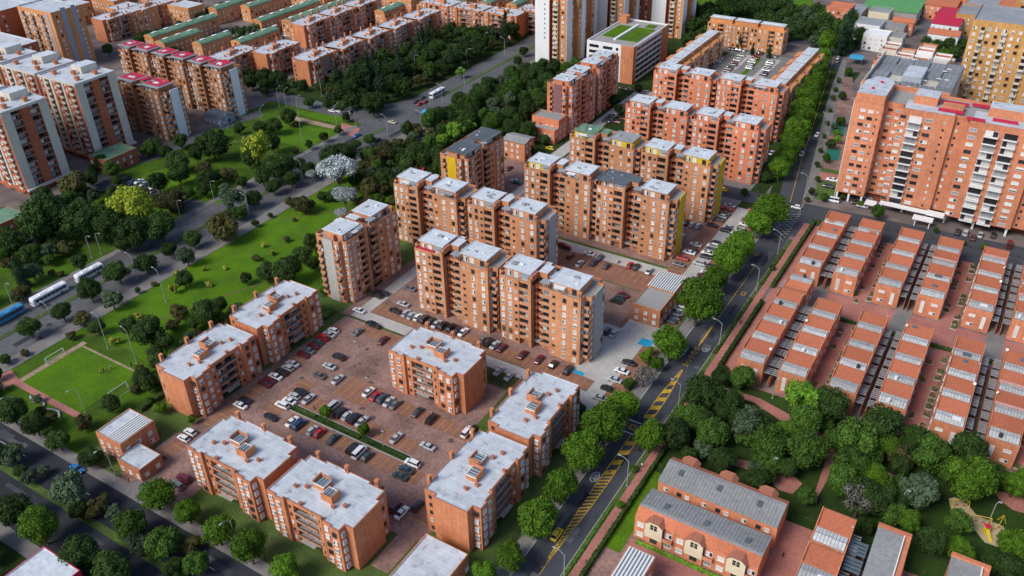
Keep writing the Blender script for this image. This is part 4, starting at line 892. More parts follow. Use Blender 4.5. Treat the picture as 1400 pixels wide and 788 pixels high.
# terraces with grey sheet roofs and cream gables
def gable_house(loc, rz, label, last=False):
    r = thing('terrace_house', label, 'house', loc, rz, 'grey roofed terrace houses with gables'); W = 9.65; h = 7.0
    m = MB(); m.prism([(0, 0), (3.0, 0), (3.0, -.5), (7.2, -.5), (7.2, 0), (W, 0), (W, 9.2), (0, 9.2)], 0, h, 0, 0); m.box(2.85, 3.0, -.6, 9.0, h, h + .1, 0)
    obj('wall', m.mesh('wall', ['brickhse']), r)
    m = MB()
    n = 12
    for i in range(n):
        x0 = i * W / n; x1 = x0 + W / n
        m.face([(x0, 3.0, 8.35), (x1, 3.0, 8.35), (x1, 9.5, 7.3), (x0, 9.5, 7.3)], 0); m.box(x0, x0 + .07, 3.0, 3.1, 8.2, 8.42, 0)
    for i in range(n): m.face([(i * W / n, 3.0, 8.38), (i * W / n + .1, 3.0, 8.45), (i * W / n + .1, 9.5, 7.4), (i * W / n, 9.5, 7.33)], 0)
    m.face([(0, -.2, 6.9), (W, -.2, 6.9), (W, 2.2, 8.3), (0, 2.2, 8.3)], 1); m.face([(0, 2.2, 8.3), (W, 2.2, 8.3), (W, 3.0, 8.37), (0, 3.0, 8.37)], 0); m.face([(0, 9.5, 7.1), (0, 9.5, 7.3), (W, 9.5, 7.3), (W, 9.5, 7.1)], 0)
    m.box(5.0, 6.1, 4.2, 6.0, 7.85, 8.25, 2); obj('roof', m.mesh('roof', ['rooffib', 'tile', 'roofd']), r)
    m = MB()                                                    # dormer gable: pentagon front with a hipped tile cap
    m.face([(0, 0, -1.6), (4.2, 0, -1.6), (4.2, 0, 2.5), (3.2, 0, 3.3), (1.0, 0, 3.3), (0, 0, 2.5)], 0)
    m.face([(4.2, 0, -1.6), (4.2, 3.5, -1.6), (4.2, 3.5, 2.5), (4.2, 0, 2.5)], 3); m.face([(0, 3.5, -1.6), (0, 0, -1.6), (0, 0, 2.5), (0, 3.5, 2.5)], 3)
    m.face([(4.4, -.1, 2.4), (4.4, 2.6, 2.4), (3.2, 2.6, 3.42), (3.2, -.1, 3.42)], 1); m.face([(-.2, 2.6, 2.4), (-.2, -.1, 2.4), (1.0, -.1, 3.42), (1.0, 2.6, 3.42)], 1); m.face([(1.0, -.1, 3.42), (3.2, -.1, 3.42), (3.2, 2.6, 3.42), (1.0, 2.6, 3.42)], 1); m.face([(4.4, 2.6, 2.4), (-.2, 2.6, 2.4), (1.0, 2.6, 3.42), (3.2, 2.6, 3.42)], 1)
    m.box(1.3, 2.0, -.06, 0, 1.3, 2.0, 2, bottom=True); m.box(2.2, 2.9, -.06, 0, 1.3, 2.0, 2, bottom=True); m.box(1.3, 2.0, -.06, 0, 2.15, 2.8, 2, bottom=True); m.box(2.2, 2.9, -.06, 0, 2.15, 2.8, 2, bottom=True)
    obj('gable', m.mesh('gable', ['creamb', 'trim', 'glass', 'brickhse']), r, (3.0, -1.15, 4.7))
    for u, z, kk in ((1.5, 1.0, 'curtain'), (1.5, 4.1, 'curtain'), (8.4, 4.1, 'half'), (8.4, 1.0, 'blind'), (5.1, 1.2, 'dark')): obj('window', win_mesh(kk, 1.7, 1.4), r, (u, 0 if u != 5.1 else -.5, z))
    for u, z, kk in ((2.2, 4.6, 'curtain'), (4.2, 4.6, 'dark'), (7.6, 4.6, 'half'), (5.8, 1.4, 'blind')): obj('window', win_mesh(kk, 1.2, 1.1), r, (u, 9.2, z), math.pi)
    obj('balcony', balc_mesh(3.0, 1.0, .9, 'brickhse'), r, (8.0, 0, 3.4)); 
    return r
MT['creamb'] = mat('warm_cream_gable', (.66, .58, .40), .9, .05, .8)
for i in range(3):
    gable_house((-49.9 + i * 9.67, 130.2, 0), 0, 'front terrace house with cream gable and grey roof, %s from the street' % ORD[i])
for i in range(3):
    gable_house((-49.7 + (i + 1) * 9.67, 152.2, 0), math.pi, 'rear terrace house with grey roof, its back towards us, %s from street' % ORD[i])
def small_building(x0, x1, y0, y1, h, wall, roof, label, cat='building', slats=None, name='building', pitch=0, ww=KW, fl=None):
    r = thing(name, label, cat, (x0, y0, 0)); W = x1 - x0; D = y1 - y0
    obj('wall', MB().prism(rect(0, W, 0, D), 0, h - .25, 0, 0).mesh('wall', [wall]), r)
    m = MB()
    if pitch == 'barrel':
        n = 8
        for i in range(n):
            a0 = math.pi * i / n; a1 = math.pi * (i + 1) / n; c = W / 2
            q = lambda a: (c - c * 1.04 * math.cos(a), h - .3 + min(2.0, c * .45) * math.sin(a))
            p, s = q(a0), q(a1)
            m.face([(p[0], -.3, p[1]), (p[0], D + .3, p[1]), (s[0], D + .3, s[1]), (s[0], -.3, s[1])][::-1], 0)
        m.face([(W * .5 - W * .52 * math.cos(math.pi * i / n), -.25, h - .3 + min(2, W * .225) * math.sin(math.pi * i / n)) for i in range(n + 1)][::-1], 1)
        yy = 3
        while yy < D: m.box(W * .42, W * .62, yy, yy + 3, h + 1.55, h + 1.85, 2); yy += 9
    elif pitch:
        m.face([(-.4, -.4, h - .2), (W + .4, -.4, h - .2), (W + .4, D / 2, h + pitch), (-.4, D / 2, h + pitch)], 0)
        m.face([(W + .4, D + .4, h - .2), (-.4, D + .4, h - .2), (-.4, D / 2, h + pitch), (W + .4, D / 2, h + pitch)], 0)
        for x in (0, W): m.face([(x, 0, h - .25), (x, D, h - .25), (x, D / 2, h + pitch - .1)] if x else [(x, D, h - .25), (x, 0, h - .25), (x, D / 2, h + pitch - .1)], 1)
    else:
        m.ring(rect(0, W, 0, D), .25, h - .25, h + .35, 1, 0, 1); m.prism(rect(.25, W - .25, .25, D - .25), h - .25, h, 0, 0)
    if slats:
        x, xe = slats
        while x < xe: m.box(x, x + .35, .3, D - .3, h + .1, h + .45, 2); x += .8
    obj('roof', m.mesh('roof', [roof, wall, 'frame']), r)
    n = fl or max(1, int(h / 2.7))
    u = 1.6
    while u < W - .8: wincol(r, (0, 0), 0, u, 1.0, 2.6, n, 1.2, 1.2, ww, rb); u += 3.0
    v = 1.8
    while v < D - .8: wincol(r, (W, 0), R90, v, 1.0, 2.6, n, 1.2, 1.2, ww, rb); v += 3.4
    return r
small_building(-183.5, -173.6, 84.5, 95.2, 6.6, 'brick', 'roofw', 'brick clubhouse with slatted grey rooflight beside the football pitch', 'clubhouse', slats=(4.2, 9.6))
small_building(-173.3, -164.6, 82.4, 89.2, 3.8, 'brick', 'roofw', 'low white-roofed brick gatehouse at the compound entrance', 'gatehouse')
small_building(-89.2, -77.6, 86, 102.3, 5.2, 'brick', 'roofw', 'low building with large pale flat roof at the bottom edge', 'building')
small_building(-87.4, -78.0, 209.8, 221, 6.2, 'brick', 'conc', 'small brick gatehouse between the lanes near the street', 'gatehouse')
small_building(-87.8, -78.2, 221.3, 232.6, 6.2, 'brick', 'roofw', 'pavilion with white slatted roof between parked cars', 'pavilion', slats=(.3, 9.3))
small_building(-189.5, -175.5, 321, 329.3, 10.0, 'brickred', 'rooffib', 'low brick annexe with grey roof at the foot of the violet-panelled tower')
small_building(-191, -175.5, 317, 320.9, 6.5, 'brickred', 'conc', 'low brick podium with open terrace in front of the grey-roofed annexe')
small_building(-189, -178, 295, 303.4, 8.6, 'brick', 'rooffib', 'low brick building with grey ribbed roof behind the dark-roofed tower', pitch=.9)
small_building(-284.5, -275, 453.3, 460, 6.5, 'bricktan', 'roofw', 'low white-roofed building at the right end of the ochre row')
p = at(160, 212, 5)
small_building(p.x - 7, p.x + 5, p.y - 9, p.y + 7, 6.5, 'brickbrn2', 'roofgreen', 'gatehouse with green flat roof at the foot of the striped tower', 'gatehouse')
p = at(300, 155, 4); small_building(p.x - 6, p.x + 6, p.y - 5, p.y + 4, 4.0, 'greyblue', 'roofd', 'low slate-roofed pavilion beside the white-panelled crimson-roofed tower', 'pavilion', pitch=1.0)
p = at(5, 297, 4); small_building(p.x - 8, p.x + 5, p.y - 6, p.y + 6, 4.0, 'brickbrn2', 'roofgreen', 'low building with green and orange roof cut by the left edge')
p = at(55, 785, 7); small_building(p.x - 6, p.x + 7, p.y - 9, p.y + 5, 7.0, 'redroof', 'roofw2', 'house with crimson parapet at the bottom left corner', 'house')
r = small_building(-47.4, -41.0, 110, 121.4, 7.0, 'brickhse', 'roofw', 'small house with white corrugated roof at the bottom edge', 'house', slats=(.3, 6.0))
small_building(-36, -28, 108, 118, 6.5, 'brickhse', 'rooffib', 'house corner with grey roof at the bottom edge, in front of the cream gables', 'house')
# far green-roofed rows
GR = [(-455, 318, 368), (-439, 313, 340), (-418, 322, 345), (-400, 335, 366), (-467, 378, 430), (-452, 392, 430), (-421, 372, 425), (-404, 380, 468), (-391, 402, 470), (-436, 440, 500), (-421, 450, 510), (-366, 424, 500), (-350, 447, 505), (-495, 440, 500), (-515, 450, 520), (-335, 465, 520), (-318, 470, 530), (-300, 476, 540)]
for i, (x, y0, y1) in enumerate(GR):
    small_building(x, x + 8, y0, y1, 9.5, 'bricktan', 'roofgreen', 'long row with green arched roof in the far estate, %s from left' % ORD[sorted(range(len(GR)), key=lambda q: GR[q][0] - GR[q][1] * .0).index(i)], 'row house', pitch='barrel', name='row_house', fl=3)
for i, (px, py, W, D) in enumerate(((25, 4, 30, 14), (85, 3, 40, 14), (180, 12, 30, 16), (150, -2, 24, 12), (235, 4, 46, 13), (420, -12, 40, 12), (520, -8, 60, 12))):
    p = at(px, py, 12); small_building(p.x - W / 2, p.x + W / 2, p.y - D / 2, p.y + D / 2, 12.5, 'bricktan', 'roofw', 'distant pale-roofed brick block along the top edge, %s from left' % ORD[i], 'apartment building')
# town at the top right
TR = [(1190, 30, 14, 16, 9, 'white', 'roofg', 0, 'white house with many small windows beside the tall dark tree'),
      (1205, 14, 12, 14, 8, 'creamb', 'roofg', 0, 'cream terraced house below the green sheds'),
      (1172, 12, 10, 22, 8, 'conc', 'roofg', 0, 'grey concrete house near the top edge'),
      (1150, 8, 14, 14, 12, 'brickred', 'tile', 0, 'pinkish apartment house at the top edge beside the tall tree'),
      (1213, 2, 22, 40, 8, 'conc', 'shedgreen', 1, 'large shed with green roof at the top edge, left one'),
      (1240, 4, 20, 44, 8, 'conc', 'shedgreen', 1, 'large shed with green roof at the top edge, right one'),
      (1222, 33, 14, 12, 7, 'conc', 'rooffib', 0, 'patched grey roofed house below the green sheds'),
      (1237, 27, 12, 10, 8, 'brickred', 'tile', .8, 'orange tile roofed house near the junction'),
      (1200, 45, 13, 12, 9, 'white', 'white', 0, 'white house front behind the stepped pink terraces'),
      (1222, 48, 12, 12, 8, 'cream', 'rooffib', 0, 'pale house directly behind the stepped pink terraces'),
      (1300, 22, 15, 40, 9, 'white', 'redroof', 1.2, 'hall with bright crimson roof beside the dark road'),
      (1292, 44, 16, 12, 9, 'white', 'tile', 1.5, 'white gabled house in front of the crimson-roofed hall'),
      (1330, 15, 15, 22, 12, 'brickyel', 'rooffib', 0, 'ochre house between the crimson roof and tall tower'),
      (1345, 3, 18, 20, 12, 'brickyel', 'roofg', 0, 'ochre apartment house at the top edge, left of the grey roofs'),
      (1368, 6, 16, 20, 10, 'cream', 'rooffib', 0, 'cream house at the top edge between ochre blocks'),
      (1390, 4, 18, 20, 12, 'brickred', 'tile', 0, 'tile roofed house in the top right corner'),
      (1290, 2, 18, 22, 9, 'brickred', 'tile', .8, 'orange house at the top edge left of the crimson roof'),
      (1320, -6, 18, 18, 10, 'brickred', 'rooffib', 0, 'grey roofed house at the very top, behind the crimson hall')]
MT['shedgreen'] = mat('green_shed_roof', (.10, .28, .10), .7, .12, .6)
for px, py, W, D, h, wl, rf, pit, lb in TR:
    p = at(px, py, h); small_building(p.x - W / 2, p.x + W / 2, p.y - D / 2, p.y + D / 2, h, wl, rf, lb, 'house' if W < 18 else 'building', pitch=pit)
rr = random.Random(31)
# plain city carried on behind what the frame shows
n_ = 0
for gy in range(700, 1300, 60):
    for gx in range(-900, 300, 62):
        x = gx + rr.uniform(-8, 8); y = gy + rr.uniform(-8, 8); h = rr.choice((8, 10, 13)); W = rr.uniform(25, 45); D = rr.uniform(14, 30)
# ================================================================ TREES
def leafmat(name, c, v=.3):
    m = mat(name, c, .75, .35, .55, spec=.12, ovar=.32)
    n = m.node_tree.nodes; l = m.node_tree.links; b = n['Principled BSDF']; cur = b.inputs['Base Color'].links[0].from_socket
    g = [x for x in n if x.type == 'NEW_GEOMETRY'][0]
    mr = n.new('ShaderNodeMapRange'); mr.inputs[3].default_value = 1 - v; mr.inputs[4].default_value = 1 + v; l.new(g.outputs['Random Per Island'], mr.inputs[0])
    mx = n.new('ShaderNodeVectorMath'); mx.operation = 'SCALE'; l.new(cur, mx.inputs[0]); l.new(mr.outputs[0], mx.inputs['Scale']); l.new(mx.outputs[0], b.inputs['Base Color']); return m
LM = {'R': leafmat('bright_green_leaves', (.062, .132, .009)), 'D': leafmat('dark_green_leaves', (.030, .058, .012)), 'M': leafmat('mid_green_leaves', (.045, .094, .013)),
      'Y': leafmat('yellow_green_leaves', (.19, .23, .02)), 'S': leafmat('silver_leaves', (.33, .37, .36), .45), 'B': leafmat('bare_grey_twigs', (.17, .155, .14), .4),
      'O': leafmat('olive_brown_leaves', (.070, .068, .022)), 'C': leafmat('conifer_needles', (.022, .048, .02)), 'L': leafmat('lime_leaves', (.11, .23, .02)), 'G': leafmat('grey_green_leaves', (.06, .09, .045)), 'F': leafmat('yellow_flowering_leaves', (.30, .30, .05), .5)}
BARK = mat('bark', (.10, .075, .055), .95, .25, 2)
def crown_mesh(kind, seed, b=.8, lobes=18, leaves=2300, ls=.085, shape='round'):
    rr = random.Random(seed); m = MB(); L = []
    for i in range(lobes):
        while True:
            d = Vector((rr.uniform(-1, 1), rr.uniform(-1, 1), rr.uniform(-.75, 1)))
            if .2 < d.length < 1: break
        d.normalize()
        if shape == 'cone':
            t = (i + .5) / lobes; R = (1 - t) * .62 + .05; a = rr.uniform(0, 6.28)
            c = Vector((math.cos(a) * R * .75, math.sin(a) * R * .75, (t * 2 - 1) * b)); rad = .16 + .24 * (1 - t)
        elif shape == 'umbrella':
            R = .72 * math.sqrt(rr.random()); a = rr.uniform(0, 6.28); c = Vector((math.cos(a) * R, math.sin(a) * R, b * (.35 - .55 * R * R) + rr.uniform(-.05, .05))); rad = rr.uniform(.2, .3)
        elif shape == 'loose':
            c = Vector((d.x * .72, d.y * .72, d.z * b * .72)) * rr.uniform(.5, 1.05); rad = rr.uniform(.15, .30)
        else:
            c = Vector((d.x * .6, d.y * .6, d.z * b * .6)) * rr.uniform(.85, 1.18); rad = rr.uniform(.22, .38)
        L.append((c, rad))
    if shape not in ('loose', 'umbrella'): L.append((Vector((0, 0, 0)), .62 * min(1, b) + .05))
    if kind != 'B':
        for c, rad in L:                                          # solid heart of each leaf mass
            q = rad * .74; ring = []
            for j in range(1, 4):
                ph = math.pi * j / 4; ring.append([(c.x + q * math.sin(ph) * math.cos(t), c.y + q * math.sin(ph) * math.sin(t), c.z + q * .85 * math.cos(ph)) for t in [1.0472 * k + j * .4 for k in range(6)]])
            for k in range(6):
                m.face([ring[0][k], ring[0][(k + 1) % 6], (c.x, c.y, c.z + q * .85)]); m.face([ring[2][(k + 1) % 6], ring[2][k], (c.x, c.y, c.z - q * .85)])
                for j in range(2): m.face([ring[j + 1][k], ring[j + 1][(k + 1) % 6], ring[j][(k + 1) % 6], ring[j][k]])
    wsum = [r_ ** 2 for _, r_ in L]
    n = 0
    for c, rad in rr.choices(L, wsum, k=leaves * 2):
        if n >= leaves: break
        d = Vector((rr.gauss(0, 1), rr.gauss(0, 1), rr.gauss(.25, 1))).normalized(); p = c + d * rad * rr.uniform(.8, 1.22)
        if any((p - c2).length < r2 * .72 for c2, r2 in L if c2 is not c): continue
        nn = (d + Vector((rr.gauss(0, .45), rr.gauss(0, .45), rr.gauss(.2, .45)))).normalized(); u = nn.orthogonal().normalized(); u.rotate(Matrix.Rotation(rr.uniform(0, 6.28), 3, nn)); v = nn.cross(u)
        s = ls * rr.uniform(.6, 1.35); e = s * rr.uniform(.45, .9)
        m.face([p - u * s, p - v * e, p + u * s, p + v * e]); n += 1
    if kind == 'B':
        for i in range(60):
            c, rad = rr.choice(L); d = Vector((rr.gauss(0, 1), rr.gauss(0, 1), abs(rr.gauss(0, 1)))).normalized(); m.tube((0, 0, -b * .8), c + d * rad, .02, .006, 3)
    me = m.mesh('crown', [LM[kind]]); return me
def trunk_mesh(h, r0, seed):
    rr = random.Random(seed); m = MB(); m.tube((0, 0, -.15), (0, 0, h * .6), r0, r0 * .7, 7)
    for i in range(4):
        a = i * 1.6 + rr.uniform(-.3, .3); m.tube((0, 0, h * .5), (math.cos(a) * .45, math.sin(a) * .45, h + rr.uniform(.1, .4)), r0 * .55, r0 * .2, 5)
    return m.mesh('trunk', [BARK])
# kind -> (vertical half axis / radius, bare trunk height / radius, shape, lobes, leaves, leaf size)
KD_ = {'R': (.84, .5, 'round', 40, 4200, .052), 'D': (.80, .42, 'round', 34, 3400, .058), 'M': (.80, .42, 'round', 32, 3400, .06), 'Y': (.85, .35, 'loose', 44, 3600, .06),
       'S': (.42, .9, 'umbrella', 34, 2600, .055), 'B': (.7, .5, 'loose', 16, 1500, .05), 'O': (.6, .2, 'loose', 40, 3400, .058), 'C': (1.9, .3, 'cone', 34, 3200, .065), 'L': (.8, .4, 'loose', 40, 3200, .06), 'G': (.7, .4, 'loose', 32, 2400, .062), 'F': (.6, .2, 'loose', 12, 700, .1)}
PR = {}
for k, (b, tr, shp, lo, le, ls) in KD_.items():
    PR[k] = [(crown_mesh(k, 100 + 7 * s + ord(k), b, lo, le, ls, shp), trunk_mesh(tr + b * .5, .075, s), b, tr) for s in range(4)]
TN = {'R': ('broadleaf_tree', 'round bright green tree'), 'D': ('dark_tree', 'dark green tree'), 'M': ('green_tree', 'mid green tree'), 'Y': ('willow_tree', 'yellow-green drooping tree'), 'S': ('silver_tree', 'silver-white umbrella tree'), 'B': ('bare_tree', 'grey leafless tree'), 'O': ('spreading_tree', 'olive brown tree'), 'C': ('conifer_tree', 'dark conical tree'), 'L': ('lime_tree', 'light lime-green tree'), 'G': ('thin_tree', 'thin grey-green tree'), 'F': ('flowering_shrub', 'yellow flowering shrub')}
rt = random.Random(5); TS = [1.12]
def tree_at(x, y, r, kind, z=0.0):
    cm, tm, b, tr = rt.choice(PR[kind])
    o = thing(TN[kind][0], '', 'shrub' if kind == 'F' or r < 1.5 else 'tree', (x, y, z), rt.uniform(0, 6.28)); o.scale = (r * rt.uniform(.86, 1.14), r * rt.uniform(.86, 1.14), r * rt.uniform(.85, 1.15))
    obj('crown', cm, o, (0, 0, tr + b)); obj('trunk', tm, o)
    if r < 1.6: o.name = 'shrub'
    return o
def tree(px, py, w, kind, z=0.0):
    p = at(px, py, 5); r = w / 2 * pxm(p) * TS[0] * (1.05 if kind in 'RL' else 1.0); b, tr = KD_[kind][:2]
    p = at(px, py, r * (tr + b)); return tree_at(p.x, p.y, r, kind, z)
def tset(where, txt, kindgrp=True):
    L = []
    for t in txt.split(';'):
        t = t.strip()
        if not t: continue
        a = t.split(','); L.append((float(a[0]), float(a[1]), float(a[2]), a[3] if len(a) > 3 else 'D'))
    out = {}
    for q in L: out.setdefault((q[3], q[2] < 15), []).append(q)
    for (k, sm), qs in out.items():
        qs.sort(key=lambda q: q[0])
        for i, q in enumerate(qs):
            o = tree(*q); nm = TN[k][1] + (' (small)' if sm else '')
            o['label'] = '%s %s%s' % (nm, where, ', %s from left' % ORD[i] if len(qs) > 1 else ''); o['group'] = 'trees ' + where
def far_trees(name, kinds, got, rr, k_):
    V = []; F = []; Mi = []; ks = sorted(set(kinds)); P_ = {k: [(crown_mesh(k, 900 + i, KD_[k][0], 22, 1100, .095, KD_[k][2]), KD_[k]) for i in range(2)] for k in ks}
    for x, y, r in got:
        k = rr.choice(kinds); me, (b, tr, *_) = rr.choice(P_[k]); a = rr.uniform(0, 6.28); c, s_ = math.cos(a) * r, math.sin(a) * r; o = len(V)
        V += [(x + c * v.co.x - s_ * v.co.y, y + s_ * v.co.x + c * v.co.y, (v.co.z + tr + b) * r) for v in me.vertices]
        F += [[i + o for i in p.vertices] for p in me.polygons]; Mi += [ks.index(k)] * len(me.polygons)
        tm = MB().tube((x, y, 0), (x, y, r * (tr + b * .6)), r * .08, n=5); o = len(V); V += tm.v; F += [[i + o for i in f] for f in tm.f]; Mi += [len(ks)] * len(tm.f)
    me = bpy.data.meshes.new(name); me.from_pydata(V, [], F)
    for k in ks: me.materials.append(LM[k])
    me.materials.append(BARK); me.polygons.foreach_set('material_index', Mi); me.update()
    o = thing(name, k_, 'wood', me=me); o['kind'] = 'stuff'
def wood(where, poly, n, rmin, rmax, kinds, seed, avoid=(), stuff=None):
    rr = random.Random(seed); xs = [p[0] for p in poly]; ys = [p[1] for p in poly]; got = []; tries = 0
    def inside(x, y):
        c = False
        for i in range(len(poly)):
            (x1, y1), (x2, y2) = poly[i], poly[i - 1]
            if (y1 > y) != (y2 > y) and x < (x2 - x1) * (y - y1) / (y2 - y1) + x1: c = not c
        return c
    while len(got) < n and tries < 6000:
        tries += 1; x = rr.uniform(min(xs), max(xs)); y = rr.uniform(min(ys), max(ys)); r = rr.uniform(rmin, rmax)
        if not inside(x, y) or any((x - a) ** 2 + (y - b) ** 2 < ((r + c) * .62) ** 2 for a, b, c in got): continue
        if any(x0 < x < x1 and y0 < y < y1 for x0, x1, y0, y1 in avoid): continue
        got.append((x, y, r))
    if stuff: return far_trees('far_wood', kinds, got, rr, stuff)
    got.sort(key=lambda q: q[1]); D = {}
    for i, (x, y, r) in enumerate(got):
        D.setdefault((rr.choice(kinds), i * 3 // len(got)), []).append((x, y, r))
    def px_(q): v = Vector((q[0], q[1], 5 - H)); return v.dot(Rv) / v.dot(Fv)
    for (k, band), qs in D.items():
        qs.sort(key=px_)
        for i, q in enumerate(qs):
            o = tree_at(*q, k); o.name = {'C': 'conifer_tree'}.get(k, 'woodland_tree'); o['group'] = 'trees ' + where
            o['label'] = '%s %s, %s part, %s from left' % (TN[k][1], where, ('near', 'middle', 'far')[band], ORD[i] if i < 24 else 'farthest')
tset('in the near street row', '1055,282,42,R;1038,300,36,R;1014,334,36,R;998,356,38,R;978,382,32,R;955,410,54,R;917,464,46,R;850,553,40,R;826,580,54,R;888,598,36,R;798,618,50,R;766,666,44,R;734,708,52,R;700,758,38,R;662,784,28,R')
tset('in the far street row', '1134,48,20,R;1130,60,20,R;1123,76,22,R;1120,90,22,R;1116,104,24,R;1112,118,25,R;1105,132,27,R;1098,148,29,R;1094,163,29,R;1089,178,29,R;1084,192,27,R;1079,205,27,R;1073,217,25,R;1066,230,24,R;1101,140,20,M;1086,168,20,M')
tset('by the blue bay', '883,488,15,R;890,479,12,L;899,497,19,R;880,513,32,B;860,524,16,M;760,572,18,D;792,560,20,D')
TS[0] = 1.2
tset('in the upper-left estate park', '965,536,46,D;945,569,36,M;972,589,42,M;922,594,36,D;1002,549,30,M;1022,582,44,G;962,613,28,G;1016,516,28,M;987,511,25,D;990,560,30,D')
tset('in the middle estate park', '1052,604,46,M;1074,586,26,L;1094,542,46,L;1098,575,38,M;1134,551,44,D;1100,613,46,M;1032,640,24,G;1056,632,28,M;1035,655,26,D;1078,640,26,D')
tset('right of the curved park path', '1205,581,48,D;1173,599,48,M;1167,634,40,M;1230,621,38,O;1254,601,38,M;1276,622,42,M;1262,666,50,G;1323,619,42,D;1328,655,44,R;1197,654,28,R;1175,684,42,B;1209,684,34,D;1140,600,20,D')
TS[0] = 1.0
tset('round the sand playground', '1245,716,30,R;1276,740,40,D;1314,712,36,M;1314,750,34,R;1388,742,44,R;1378,772,40,D;1232,700,24,D;1103,676,28,M;1358,770,26,D;1185,720,22,D')
TS[0] = .98
tset('along the dark bottom road', '79,601,30,D;15,618,36,G;124,623,30,D;96,669,54,G;58,641,20,G;38,652,22,G;211,674,44,R;256,700,32,R;297,725,42,R;178,718,42,M;222,738,46,M;132,692,36,O;341,750,44,R;268,770,38,M;17,695,42,D;54,718,48,R;110,758,48,D;152,778,50,D;391,776,42,R;262,745,30,O;155,700,22,G;240,772,24,M')
tset('around the football pitch', '15,560,40,D;48,580,32,D;114,578,28,O;150,552,26,D;185,532,18,O;195,517,28,D;203,450,50,D;178,446,28,D;222,464,30,D;244,427,30,O;282,427,40,D;300,418,26,D;236,444,24,O;112,434,28,O;132,445,24,D;97,459,16,O;33,482,14,O;84,424,30,D;39,447,28,D;6,490,16,D;188,431,12,F;157,465,17,F;241,373,13,F;239,395,18,F;286,387,14,F;308,366,9,F;279,368,9,F;266,441,22,D;212,483,22,D')
tset('beside the avenue near the buses', '122,396,32,D;152,408,32,G;160,371,34,D;198,358,30,D;231,342,21,D;254,348,34,G;264,327,24,D;109,358,22,D;25,374,20,C;28,400,28,O;86,340,26,O;251,380,28,D;83,374,12,O;70,372,12,O;188,397,9,D;210,388,10,O')
tset('in the meadow left of the avenue', '178,282,62,Y;101,254,42,O;58,295,60,D;109,303,48,D;152,310,42,D;218,310,40,D;185,316,44,D;12,330,34,D;38,322,36,G;85,285,34,D;130,288,26,M;66,345,24,G;12,358,24,O;60,268,24,D;126,268,22,G;168,330,30,D;40,352,20,G')
tset('around the striped towers\' parking', '289,193,46,D;241,219,32,D;244,237,30,D;312,239,26,O;208,199,26,D;279,229,24,O;330,249,17,D;236,272,48,O;315,272,40,G;325,290,22,D;305,312,52,O;268,212,22,D;226,209,20,D;222,180,12,D;198,206,14,M;290,240,22,D')
tset('in the square by the junction', '350,202,42,Y;374,170,26,D;327,176,15,D;422,139,17,D;448,141,17,D;469,143,19,D;509,138,38,D;473,160,13,D;463,178,13,D;443,188,13,D;422,198,13,D;403,206,12,O;335,190,16,G;356,172,22,D;372,196,24,D;395,160,22,D;340,215,28,D')
tset('along the avenue below the junction', '506,190,18,D;486,197,16,D;556,177,21,D;570,174,14,D;601,176,15,D;463,211,48,D;422,231,22,D;374,254,23,D;398,244,23,D;384,226,40,D;346,272,24,D;318,290,20,D;329,247,14,D;358,238,30,D;410,222,20,D;372,228,26,D')
tset('near the silver-white trees', '461,234,54,S;425,238,18,S;471,268,36,S;467,290,22,S;526,206,42,O;510,218,36,O;545,196,28,O;497,232,34,O;524,240,34,D;504,256,36,O;575,209,42,D;597,216,32,D;557,222,30,D;500,275,32,O;586,196,24,M;542,250,24,D;415,280,34,O;397,277,20,O;441,268,16,D')
tset('behind the left brick blocks', '413,345,30,D;390,367,44,D;365,373,30,D;349,305,11,D;369,294,8,D;402,300,8,O;425,330,22,D;440,345,20,D;392,327,12,O;372,345,12,F;360,335,10,F;428,362,20,D;442,396,14,R;350,352,14,O;336,380,18,D')
tset('at the wood edge by the dark-roofed tower', '622,178,28,L;640,172,22,L;605,190,20,L;642,196,16,D;722,180,30,D;745,190,16,D;742,170,14,D;733,98,30,D;748,108,22,D;630,98,16,L;610,160,16,D;700,175,28,D;680,185,20,M')
tset('along the far side road', '708,84,14,D;716,70,13,D;706,48,13,D;698,96,13,D;688,118,13,D;690,110,14,M;404,170,12,O;362,125,12,D;373,108,18,D;414,116,17,D;437,118,16,D;462,122,18,D;388,122,14,D;477,120,22,M')
TS[0] = 1.0
tset('in the brick compound gardens', '497,587,20,R;445,563,18,R;458,396,7,L;500,590,7,D;604,382,8,D;262,574,12,R;218,556,18,R;205,548,12,M;1043,232,20,D;1028,236,14,M;1018,262,12,D;1048,240,18,D;790,160,12,D;845,150,14,D;856,158,9,D;873,122,14,D;840,136,18,D;830,122,14,M;1012,56,9,C;1029,68,9,C;1052,70,9,C;728,205,10,C')
tset('in gardens right of the far street', '1147,110,7,M;1143,122,7,D;1139,134,7,M;1135,150,7,M;1131,168,7,D;1127,186,7,M;1122,205,8,D;1117,225,8,D;1160,98,10,M;1152,130,12,D;1142,172,12,G;1136,196,14,D;1130,216,12,M;1146,190,12,L;1160,36,28,C;1152,52,20,C;1178,48,20,D;1168,58,14,D;1150,165,14,M;1145,180,12,L;1118,244,9,D;1110,262,10,D;1104,272,9,D;1127,268,14,M;1152,270,8,D;1176,278,8,R;1200,290,18,M;1280,314,8,D;1317,331,8,D;1346,337,10,M;1280,62,18,D;1268,55,16,D;1305,70,20,D;1290,78,20,R;1318,60,16,D;1298,60,16,D')
tset('beside the street brick walk', '1016,513,18,D;1010,520,14,M;1056,366,8,M;1168,400,8,M;848,690,12,R;866,640,12,M')
wood('in the wood right of the avenue', [(-238, 300), (-198, 300), (-193, 400), (-215, 405), (-240, 400)], 85, 2.6, 5.2, 'DDDMMGO', 3, avoid=[(-195, -170, 320, 340)])
